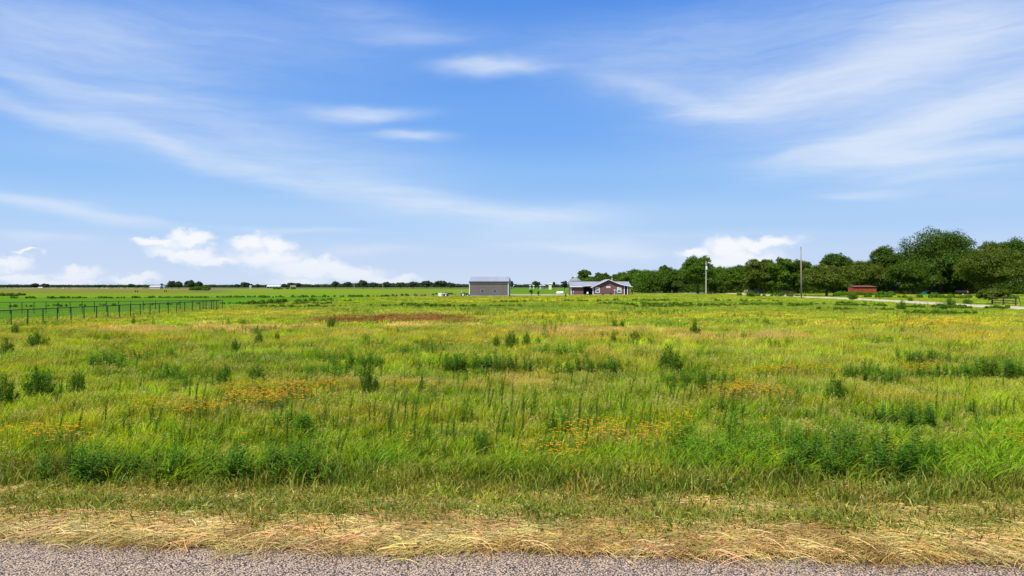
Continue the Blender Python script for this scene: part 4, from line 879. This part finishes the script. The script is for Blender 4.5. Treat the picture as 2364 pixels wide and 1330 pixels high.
# things left in the pasture by the trees
x_, y_, _ = atd(1997, 226)
T = empty('red_shed', (x_, y_, 0), R(6), 'long low red lattice-sided shed under the trees beyond the driveway', 'shed')
redM = mat('rusty_red_sheet', (.33, .062, .026), .8, var=.75, scale=2.2, bump=.5); L2 = 3.95; hz_ = zat(661.2, 226)
MB().box(-L2, L2, 0, .1, 0, hz_ - .35).build('front_panel', redM, T); MB().box(-L2, L2, 3.0, 3.1, 0, hz_ - .1).box(-L2, -L2 + .1, .1, 3.0, 0, hz_ - .3).box(L2 - .1, L2, .1, 3.0, 0, hz_ - .3).build('back_panel', redM, T)
MB().prismx([(-.3, hz_ - .12), (3.3, hz_ + .15), (3.3, hz_ + .22), (-.3, hz_ - .05)], -L2 - .2, L2 + .2).build('roof', mat('dull_red_roof', (.26, .10, .08), .6), T)
for i in range(6): MB().box(-L2 + i * L2 * .4 - .05, -L2 + i * L2 * .4 + .05, -.06, 0, 0, hz_ - .15).build('post', mat('red_post', (.20, .03, .02), .7), T)
x_, y_, _ = atd(2137, 226)
T = empty('green_boat', (x_, y_, 0), R(4), 'small turquoise-green upturned boat lying in the pasture weeds', 'boat')
v = []; n_ = 13
for i in range(n_):
    u = i / (n_ - 1); wd_ = .75 * math.sin(math.pi * min(.999, u * .93 + .04)) ** .6; hh_ = .95 * math.sin(math.pi * (u * .86 + .07)) ** .7
    for j in range(9):
        a_ = math.pi * j / 8; v.append((-1.7 + 3.4 * u, math.cos(a_) * wd_, .35 + math.sin(a_) * hh_ * .9))
f_ = [(i * 9 + j, i * 9 + j + 1, (i + 1) * 9 + j + 1, (i + 1) * 9 + j) for i in range(n_ - 1) for j in range(8)] + [tuple(range(9)), tuple((n_ - 1) * 9 + j for j in range(8, -1, -1))]
MB().add(v, f_).build('hull', mat('turquoise_hull', (.03, .42, .28), .4), T, smooth=True); MB().tube([(-1.7, 0, 1.2), (0, 0, 1.3), (1.6, 0, 1.15)], .04, 6).build('keel', mat('keel', (.10, .42, .32), .4), T)
T = empty('dark_crate', (atd(2152, 225)[0], 225, 0), R(3), 'dark open crate against the right end of the turquoise boat', 'crate')
ck = mat('crate_dark', (.022, .02, .016), .85)
MB().box(-1.25, 1.25, -.55, -.48, 0, 1.25).build('front_panel', ck, T); MB().box(-1.25, 1.25, .48, .55, 0, 1.25).build('back_panel', ck, T); MB().box(-1.25, -1.18, -.48, .48, 0, 1.25).box(1.18, 1.25, -.48, .48, 0, 1.25).box(-1.18, 1.18, -.48, .48, 0, .06).build('end_panel', ck, T)
T = empty('tank_trailer', (atd(2219, 215)[0], 215, 0), R(-5), 'black barrel-shaped trailer with a rusty orange end in the pasture', 'trailer')
MB().tube([(-1.7, 0, .95), (-1.66, 0, .95), (1.3, 0, .95), (1.5, 0, .95)], [.4, .58, .58, .55], 18).build('tank', mat('black_tank', (.012, .012, .013), .6), T); MB().tube([(1.505, 0, .95), (1.9, 0, .95), (2.0, 0, .95)], [.56, .5, .3], 18).build('end_cap', mat('rust', (.36, .13, .03), .8, var=.35), T)
for y_ in (-.7, .7): wheel(T, .1, y_, .33, .2)
MB().tube([(1.5, 0, .5), (3.3, 0, .35)], .06, 6).build('tongue', blackM, T)
T = empty('junk_drum', (atd(2057, 235)[0], 235, 0), 0, 'small white junk drum in the weeds right of the red shed', 'drum')
MB().tube([(0, 0, 0), (0, 0, 1.25)], .38, 12).build('drum', whiteM, T); MB().tube([(.5, 0, 1.0), (1.8, .2, .9)], .12, 8).build('pipe', mat('grey_pipe', (.45, .47, .47), .5), T)
T = empty('hidden_house', (atd(2105, 272)[0], 272, 0), R(3), 'grey-roofed house mostly hidden under the tall trees behind the boat', 'house')
MB().box(-8, 9, 0, 7, 0, 3.0).build('wall', mat('tan_wall', (.30, .27, .20), .8), T); MB().prismx([(-.6, 2.9), (3.5, 5.0), (7.6, 2.9), (7.6, 2.75), (3.5, 4.85), (-.6, 2.75)], -8.5, 9.5).build('roof', ribbed('grey_roof', (.26, .26, .27), 0, .5), T)
for wx in (-5.5, 0, 5): o = MB().box(wx - .5, wx + .5, -.05, -.003, 1, 2.2).build('window', whiteM, T); MB().box(wx - .4, wx + .4, -.07, -.052, 1.1, 2.1).build('pane', glassM, o)
T = empty('tan_bank', (atd(1740, 262)[0], 262, 0), 0, 'pale tan mound of bare soil under the trees left of the wooden pole', 'mound')
v = []; 
for i in range(17):
    for j in range(9):
        u, q = i / 16 * 2 - 1, j / 8 * 2 - 1; rr = max(0, 1 - u * u) * max(0, 1 - q * q); v.append((u * 4.5, q * 3, 1.9 * rr ** .7 * (.8 + .4 * random.random())))
MB().add(v, [(i*9+j, (i+1)*9+j, (i+1)*9+j+1, i*9+j+1) for i in range(16) for j in range(8)]).build('soil', mat('tan_soil', (.42, .33, .2), .9, var=.3, bump=.4), T)

# ------------------------------------------------------------------ trees
treeM = {0: leafmat('tree_leaf_dark', (.064, .114, .008), trans=.32, lo=.5, hi=1.5, gloss=.008), 1: leafmat('tree_leaf_mid', (.080, .146, .008), trans=.34, lo=.5, hi=1.5, gloss=.008),
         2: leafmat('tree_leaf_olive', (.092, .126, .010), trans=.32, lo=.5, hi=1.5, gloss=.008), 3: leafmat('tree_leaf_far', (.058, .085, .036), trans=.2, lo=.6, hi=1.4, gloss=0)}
barkM = mat('bark', (.085, .07, .05), .9, var=.3, bump=.5)
def leafcloud(C, Rr, per, size, rg, flat=1.0, shell=.75):
    """leaf sprigs over many small lobes: centres C, radii Rr"""
    cnt = np.maximum(6, (per * (Rr / Rr.mean()) ** 2)).astype(int); ii = np.repeat(np.arange(len(C)), cnt); n = len(ii)
    dv = rdir(n, rg); dv[:, 2] = np.where(dv[:, 2] < -.25, -dv[:, 2] * .8, dv[:, 2]); rad = (shell + (1.08 - shell) * rg.random(n) ** .6)
    P0 = C[ii] + dv * np.array((1, 1, flat)) * (Rr[ii] * rad)[:, None]
    D = dv * .7 + rdir(n, rg) * .8 + np.array((0, 0, -.1)); Nn = dv + .55 * rdir(n, rg)
    T = np.cross(Nn, rdir(n, rg)); T /= np.linalg.norm(T, axis=1)[:, None]
    sz = size * (.6 + .8 * rg.random(n))
    V, Fq, h_, r_ = leaves(P0 - T * sz[:, None] * .5, T + .25 * dv, Nn, sz, sz * .62)
    lobe = rg.random(len(C))[ii]; r_ = np.repeat(.45 * lobe + .55 * rg.random(n), 4)
    return V, Fq, h_, r_, 0
def crown_mesh(seed, Ht, Wd, cb, size, nl, per, m, ragged=.2, narrow=0.0):
    rg = np.random.default_rng(3000 + seed)
    nl = int(nl * 1.7); hc = (Ht - cb) / 2; C = rdir(nl, rg); C *= (rg.random(nl) ** .33 * .92)[:, None]
    C[:, :2] *= np.where(C[:, 2] < 0, 1 + .45 * -C[:, 2], 1.0)[:, None]
    lr = Wd * (.20 + .16 * rg.random(nl)); lr = np.minimum(lr, hc * .45)
    taper = 1 - narrow * np.clip(C[:, 2], 0, 1)
    Cc = np.stack([C[:, 0] * (Wd - lr * .8) * taper, C[:, 1] * (Wd - lr * .8) * taper, cb + hc + C[:, 2] * (hc - lr * .75)], -1)
    Cc[:, :2] += rg.normal(0, Wd * ragged * .35, (nl, 2)); Cc[:, 2] += rg.normal(0, hc * ragged * .2, nl)
    Cc[:, 2] = np.minimum(Cc[:, 2], Ht - lr * .8); Cc[:, 2] = np.maximum(Cc[:, 2], lr * .6 + .1)
    ns = 5; sub = rdir(nl * ns, rg); sub[:, 2] = np.abs(sub[:, 2]) * 1.1 - .25; sr = np.repeat(lr, ns) * (.34 + .26 * rg.random(nl * ns))
    Cs = np.repeat(Cc, ns, 0) + sub * (np.repeat(lr, ns) * .82)[:, None]; Cs[:, 2] = np.maximum(Cs[:, 2], .5)
    big = leafcloud(Cc, lr * .88, per * .55, size * 1.25, rg); small = leafcloud(Cs, sr, per * .24, size * 1.1, rg, shell=.45)
    return pmesh('crown', [big, small], [m]), Cc
def tree(name, px, top, hw, dd, bot, m, label, cat='tree', group=None, size=.42, nl=46, per=170, ragged=.2, cx=0):
    x, y, _ = atd(px, dd); Ht = zat(top, dd); Wd = hw / F * dd; cb = max(.3, zat(bot + (7 if 650 < bot < 680 and dd < 345 and px not in (1611, 1908) else 0), dd))
    e = empty(name, (x, y, 0), 0, label, cat, group); seed = int(px * 7 + top)
    cm, Cc = crown_mesh(seed, Ht, Wd, cb, size, nl, per, treeM[m], ragged); obj('crown', cm, e)
    rg = np.random.default_rng(seed); tr = MB(); r0 = .028 * Ht + .06; zc = cb + (Ht - cb) * .35
    tr.tube([(0, 0, 0), (.1, 0, zc * .5), (0, .1, zc), (.2, 0, cb + (Ht - cb) * .7)], [r0 * 1.25, r0 * .9, r0 * .7, r0 * .25], 8)
    for k in rg.permutation(len(Cc))[:9]:
        c_ = Cc[k]; zs = zc * rg.uniform(.55, 1.0); tr.tube([(0, 0, zs), tuple(c_ * np.array((.5, .5, 0)) + np.array((0, 0, zs * .45 + c_[2] * .55))), tuple(c_)], [r0 * .5, r0 * .3, r0 * .1], 5)
    tr.build('trunk', barkM, e)
    return e
for a in [
 ('tree',2170,528,92,236,668,0,'tallest broad tree of the right-hand woods, its rounded top rising above all others',dict(nl=80,per=190,ragged=.28)),
 ('tree',2290,569,82,192,690,2,'olive fine-leaved tree near the right picture edge, in front of the taller woods',dict(nl=60,per=200,size=.34,ragged=.16)),
 ('tree',2362,541,72,240,660,0,'tall dark tree cut by the right picture edge',dict(nl=60,ragged=.28)),
 ('tree',2300,550,60,262,650,2,'tall tree with a bumpy top just left of the one at the right picture edge',dict(ragged=.3)),
 ('tree',2235,600,62,232,676,0,'dark mid-height tree filling the gap right of the tallest tree',{}),
 ('tree',2108,600,66,230,676,0,'dark tree standing over the hidden house, below the tallest crown',{}),
 ('tree',2048,564,52,252,664,0,'open-topped tree immediately left of the tallest tree',dict(ragged=.38,nl=54)),
 ('tree',1992,604,56,240,668,2,'rounded olive tree above the red shed',{}),
 ('tree',1928,580,44,262,664,0,'tree with a domed top behind the lone roadside tree',dict(ragged=.3)),
 ('oak_tree',1908,610,62,196,680,2,'lone low-branched tree with its bare trunk showing beside the driveway, right of the wooden pole',dict(nl=64,per=200,size=.36)),
 ('tree',1842,594,44,252,672,0,'ragged dark tree behind the wooden pole',dict(ragged=.34)),
 ('tree',1800,588,36,250,672,1,'bright-topped tree just left of the wooden pole',dict(ragged=.3)),
 ('tree',1752,592,42,256,670,2,'rough-topped olive tree above the tan bank',dict(ragged=.36)),
 ('tree',1712,614,44,268,672,1,'low dark round tree right of the transformer pole',{}),
 ('tree',1664,614,44,272,674,1,'rounded tree immediately right of the transformer pole',{}),
 ('tree',1611,590,44,248,666,1,'tall square-topped tree directly left of the transformer pole, with its trunk showing',dict(ragged=.26,nl=56)),
 ('tree',1556,618,38,290,672,0,'dark rounded tree left of the square-topped tree',{}),
 ('tree',1534,611,15,315,650,0,'small dark treetop rising behind the rounded trees right of the farmhouse',{}),
 ('tree',1508,624,40,300,674,1,'wide low tree over the driveway branch right of the farmhouse',{}),
 ('tree',1466,620,34,325,674,1,'rounded tree just right of the farmhouse roof',{}),
 ('tree',1436,625,30,335,672,1,'tree behind the right half of the farmhouse gable',{}),
 ('tree',1396,630,24,345,672,0,'tree behind the peak of the farmhouse gable',{}),
 ('tree',1380,627,9,350,652,0,'narrow dark tree left of the gable peak, behind the farmhouse',dict(nl=20)),
 ('tree',1349,619,17,372,658,0,'round-headed tree behind the grain bin',dict(nl=40)),
 ('tree',1362,638,26,360,672,1,'low bushy tree right of the grain bin, behind the farmhouse roof',{}),
 ('tree',1322,638,9,400,668,0,'small dark tree left of the grain bin roof',dict(nl=20)),
 ('tree',1303,647,9,520,667,3,'small rounded tree alone left of the grain bin',dict(nl=20)),
 ('tree',1955,598,70,335,660,0,'far dark tree closing the gap behind the domed tree',dict(per=110)),
 ('tree',2010,604,60,340,660,0,'far dark tree closing the gap above the red shed',dict(per=110)),
 ('shrub_tree',2290,664,34,112,700,2,'leafy spreading shrub in front of the rail fence at the right edge',dict(size=.24,nl=40,per=90,ragged=.35)),
 ('young_tree',1226,668,5,216,682,1,'young slim tree between the barn and the gas tank, the larger of two',dict(size=.22,nl=12,per=50)),
 ('young_tree',1242.5,672,3,222,679,1,'young slim tree between the barn and the gas tank, the smaller of two',dict(size=.2,nl=8,per=30)),
 ('young_tree',1459.5,667,3,236,676,2,'reddish shrub at the right corner of the farmhouse porch',dict(size=.25,nl=10,per=40))]:
    tree(*a[:8], **a[8])
# trees far off along the left horizon
for a in [('tree',80,654,10,900,667,'dome-shaped far tree left of the small white roof at the far left'),('tree',105,655,9,900,667,'far tree right of the small white roof at the far left'),('tree',16,658,10,920,667,'low far tree nearest the left picture edge on the horizon'),('tree',50,659,10,930,668,'far tree between the picture edge and the dome-shaped one'),
 ('tree',225,657.5,8,900,665,'small far tree on the left horizon above the stretch of pale weeds'),('tree',303,655.5,8,880,665,'small knobbly far tree left of the long white shed'),('tree',374,655.5,4,800,665,'tiny bent far tree at the right end of the long white shed'),
 ('tree',397,647,9,700,664.5,'left tree of the dark far pair right of the white shed'),('tree',413,649,9,700,664.5,'right tree of the dark far pair right of the white shed'),('tree',439,647,13,640,664.5,'large round far tree with a gap under its crown, left of its smaller twin'),('tree',459,650,9,640,664.5,'smaller far tree touching the large round one'),
 ('tree',565,652,11,820,664,'wide domed far tree left of the white-roofed far barn'),('tree',548,656,6,830,664,'low far tree at the left foot of the wide domed one'),('tree',579,656,6,825,664,'low far tree at the right foot of the wide domed one'),('tree',595,656,6,800,664,'round lone far tree just left of the white-roofed far barn'),
 ('tree',672,652.5,11,850,663,'far tree above the brown roof on the left horizon'),('tree',688,653.5,8,850,663,'far tree right of the brown roof on the left horizon'),('tree',655,656,8,860,663,'far tree right of the white-roofed far barn'),
 ('tree',774,650,9,760,662,'flat-topped far tree left of the first small far pole'),('tree',803,650.5,9,770,662,'far tree just left of the first small far pole'),('tree',838,647,11,760,662,'tallest dome in the far tree line left of the barn'),('tree',862,652,9,770,662,'far tree right of the tallest dome'),('tree',893,651,9,775,662,'far tree right of the second small far pole'),
 ('tree',925,652,11,780,662,'far tree in the middle of the wood left of the barn'),('tree',955,650,12,780,662,'far tree in the right half of the wood left of the barn'),('tree',985,648.5,14,770,662,'highest broad far tree at the right end of the wood left of the barn'),('tree',1018,647.5,16,765,662,'last broad far tree before the dip beside the barn'),('tree',1040,652,8,775,662,'far tree at the dip where the wood drops toward the barn'),
 ('tree',1181.5,649.5,3.2,600,662,'narrow dark far tree touching the right side of the barn'),('tree',1235,649,7,700,660,'far tree between the barn and the cream building'),('tree',1243,651,4,700,660,'small far tree leaning on the one between barn and cream building'),('tree',1279,651.5,1.6,560,659,'thin dark cedar just right of the cream building')]:
    tree(a[0], *a[1:6], 3, a[6], size=1.0, nl=26, per=60, ragged=.25)
# continuous far woods and undergrowth
rg = np.random.default_rng(77)
tp = np.array([(-200,659),(0,658.5),(60,658),(110,660),(160,661.5),(230,660),(300,660.5),(340,662),(470,661.5),(530,661),(600,661),(650,658),(700,657),(730,657.5),(765,657),(830,654.5),(900,655),(960,654),(1010,653),(1050,656),(1085,657),(1180,658),(1230,657.5),(1300,658),(1340,657),(1500,652)])
C = []; Rr = []
for layer, dd in ((0, 1250), (1, 1330)):
    px = np.arange(-260, 1500, 3.2) + rg.normal(0, 1, len(np.arange(-260, 1500, 3.2)))
    top = zat(np.interp(px, tp[:, 0], tp[:, 1]) + 1.5 * (fbm(px / 9, px * 0 + layer, 51) - .5) * 2.2, dd)
    for f_ in (.3, .62, 1.0):
        r_ = 2.6 + 1.2 * rg.random(len(px)); C.append(np.stack([(px - 1182) / F * dd, dd + rg.normal(0, 5, len(px)), np.maximum(top * f_ - r_ * .8, 1.2)], -1)); Rr.append(r_)
o = obj('distant_woods', pmesh('distant_woods', [leafcloud(np.concatenate(C), np.concatenate(Rr), 30, 1.9, rg)], [treeM[3]])); tag(o, 'continuous line of far woods along the horizon', 'woods', kind='stuff')
C = []; Rr = []
px = np.concatenate([np.arange(1468, 2560, 5.0), np.arange(1470, 2560, 6.0)]); dd = np.interp(px, [1468, 1560, 1640, 1760, 2000, 2200, 2560], [318, 292, 280, 266, 268, 250, 215]) + rg.normal(0, 5, len(px))
for z0, f_ in ((.7, 1), (2.2, 1), (4.0, .9), (6.2, .8), (8.3, .55)):
    k = rg.random(len(px)) < f_; r_ = 1.5 + .9 * rg.random(k.sum()); C.append(np.stack([(px[k] - 1182) / F * dd[k], dd[k] + z0 * 1.0, np.full(k.sum(), z0)], -1)); Rr.append(r_)
o = obj('undergrowth', pmesh('undergrowth', [leafcloud(np.concatenate(C), np.concatenate(Rr), 80, .42, rg)], [treeM[0]])); tag(o, 'dark undergrowth filling the foot of the right-hand woods', 'undergrowth', kind='stuff')
C = []; Rr = []
px = np.arange(1470, 2620, 4.0)
for layer, dd in ((0, 296), (1, 312)):
    top = zat(np.interp(px, [1470, 1560, 1640, 1900, 2000, 2200, 2420, 2620], [630, 625, 620, 615, 607, 594, 580, 575]) + 14 * (fbm(px / 26, px * 0 + layer * 5, 71) - .5), dd)
    for f_ in (.25, .5, .75, 1.0):
        r_ = 1.7 + 1.0 * rg.random(len(px)); C.append(np.stack([(px - 1182) / F * dd, dd + rg.normal(0, 3, len(px)), np.maximum(top * f_ - r_ * .8, 1)], -1)); Rr.append(r_)
o = obj('back_woods', pmesh('back_woods', [leafcloud(np.concatenate(C), np.concatenate(Rr), 70, .55, rg)], [treeM[1]])); tag(o, 'green wood closing the gaps behind the right-hand trees', 'woods', kind='stuff')
C = []; Rr = []
def hedge(px0, px1, py0, py1, n, r0, r1):
    px = rg.uniform(px0, px1, n); py = py0 + (py1 - py0) * (px - px0) / (px1 - px0) + rg.normal(0, .25, n); k = fbm(px / 22, py * 0, 61) > rg.uniform(.3, .62, n); px, py = px[k], py[k]
    y = H * F / (py - 660); r_ = r0 + (r1 - r0) * rg.random(len(px)) ** 2; C.append(np.stack([(px - 1182) / F * y, y, r_ * .6 + .08], -1)); Rr.append(r_)
hedge(-60,130,689,690,60,.15,.3); hedge(110,620,689.5,687,420,.08,.26); hedge(600,920,687.5,685.2,260,.08,.34); hedge(0,55,684.5,684,60,.3,.55); hedge(880,1010,684,683.6,30,.2,.4); hedge(-60,620,711,701,70,.08,.2); hedge(440,480,671.5,671.5,26,.9,1.9); hedge(630,680,668.6,668.6,16,.8,1.6); hedge(1700,2364,684,692,120,.3,.8); hedge(1880,2364,675,680,260,.4,1.0); hedge(1930,2064,682.6,683,130,.45,.8); hedge(560,800,706,694,70,.2,.45)
for q_ in range(26):
    a_ = rg.uniform(620, 2300); b_ = rg.uniform(694, 716) + max(0, a_ - 1650) * .028; l_ = rg.uniform(30, 130); hedge(a_ - l_, a_ + l_, b_, b_ + rg.uniform(-1, 1), int(l_ * 1.1), .07, .25)
o = obj('hedgerow', pmesh('hedgerow', [leafcloud(np.concatenate(C), np.concatenate(Rr), 46, .30, rg)], [leafmat('hedge_leaf', (.085, .165, .008), trans=.3, gloss=.005)])); tag(o, 'low dark scrub growing along the field edges', 'scrub', kind='stuff')
C = np.stack([*(lambda px, y: ((px - 1182) / F * y, y))(rg.uniform(10, 330, 200), rg.uniform(600, 680, 200)), np.full(200, .5)], -1)
o = obj('pale_weeds', pmesh('pale_weeds', [leafcloud(C, rg.uniform(.4, 1.0, 200), 22, .5, rg)], [leafmat('pale_weed_leaf', (.45, .43, .30), trans=.2)])); tag(o, 'row of whitish flowering weeds in front of the far woods at the left', 'weeds', kind='stuff')

# ------------------------------------------------------------------ far buildings and small far things
def farbuilding(name, px0, px1, dd, eave, ridge, label, wallm, roofm, cat='building', wins=0, dark=0):
    wd_ = (px1 - px0) / F * dd / 2; x, y, _ = atd((px0 + px1) / 2, dd); T = empty(name, (x, y, 0), R(2), label, cat); e = zat(eave, dd); r = max(e + .3, zat(ridge, dd)); D_ = wd_ * 1.1
    MB().box(-wd_, wd_, 0, D_, 0, e).build('wall', wallm, T)
    MB().prismx([(-.4, e - .05), (D_ / 2, r), (D_ + .4, e - .05), (D_ + .4, e + .12), (D_ / 2, r + .2), (-.4, e + .12)], -wd_ - .4, wd_ + .4).build('roof', roofm, T)
    for i in range(wins):
        xx = -wd_ + (i + .5) * 2 * wd_ / wins; MB().box(xx - wd_ * .7 / wins, xx + wd_ * .7 / wins, -.08, -.01, .2, e * .8).build('opening', blackM, T)
    return T
fwhite = mat('far_white_sheet', (.5, .5, .49), .7); fgrey = mat('far_grey_sheet', (.40, .42, .44), .6); fcream = mat('far_cream_wall', (.72, .68, .45), .7); fbrown = mat('far_brown_roof', (.22, .15, .11), .8)
farbuilding('farm_shed', 345.5, 369, 760, 662.3, 659.6, 'long white shed on the left horizon left of the dark pair of trees', fwhite, fwhite, 'shed')
farbuilding('farm_shed', 369.5, 380, 765, 661.5, 660.2, 'grey shed joined to the right end of the long white shed', fgrey, fgrey, 'shed')
farbuilding('farm_shed', 88, 97, 895, 664.8, 663, 'small white-roofed shed between the two far trees at the far left', fwhite, fwhite, 'shed')
farbuilding('farm_barn', 616, 646, 800, 661.8, 658.4, 'far barn with a pale metal roof and dark openings on the left horizon', fgrey, fwhite, 'barn', wins=5)
farbuilding('far_house', 670, 682, 780, 662.3, 659.3, 'far house with a brown roof right of the pale-roofed barn', fcream, fbrown, 'house', wins=2)
farbuilding('far_house', 576, 580, 790, 661.3, 660, 'tiny white building beside the wide domed far tree', fwhite, fwhite, 'house')
farbuilding('cream_building', 1267, 1273.5, 560, 655.5, 654.8, 'square cream building right of the far white roofs', fcream, fcream, 'building')
farbuilding('far_house', 1252, 1258, 620, 659.4, 658.2, 'far house with a white roof, left of the cream building', fgrey, fwhite, 'house', wins=2)
farbuilding('far_house', 1246, 1249, 625, 659.8, 658.9, 'small far white-roofed house between the far trees and the cream building', fwhite, fwhite, 'house')
farbuilding('far_house', 1222.5, 1225, 640, 659.8, 658.8, 'tiny far white shed above the young tree', fwhite, fwhite, 'shed')
farbuilding('far_house', 1230.5, 1233, 640, 659.8, 658.8, 'tiny far white shed right of the one above the young tree', fwhite, fwhite, 'shed')
farbuilding('far_house', 1178.5, 1186, 640, 660.3, 658.6, 'low pale far shed with dark openings touching the right side of the barn', fcream, fwhite, 'shed', wins=3)
for px, lab, dd in ((817.5, 'left one of two small far utility poles before the wood left of the barn', 640), (883.5, 'right one of two small far utility poles before the wood left of the barn', 660)):
    x, y, _ = atd(px, dd); T = empty('utility_pole', (x, y, 0), 0, lab, 'utility pole'); MB().tube([(0, 0, 0), (0, 0, zat(653.5, dd))], .22, 6).build('shaft', mat('far_pole_wood', (.35, .31, .25), .8), T); MB().box(-.9, .9, -.3, -.23, zat(654.5, dd), zat(654.2, dd)).build('crossarm', woodM, T)
postM = mat('dark_post', (.03, .025, .02), .8)
for px, py, lab in ((312.5, 674.6, 'left'), (317.3, 674.6, 'right'), (380.2, 674, 'left'), (384.4, 674, 'right')):
    x, y, _ = at(px, py); T = empty('brace_post', (x, y, 0), 0, f'{lab} dark post of the ' + ('pair left of' if px < 350 else 'pair below') + ' the white shed in the yellow field', 'post')
    MB().tube([(0, 0, 0), (0, 0, .75)], .22, 6).build('shaft', postM, T); MB().tube([(0, 0, .751), (0, 0, .80)], [.2, .1], 6).build('post_top', postM, T)
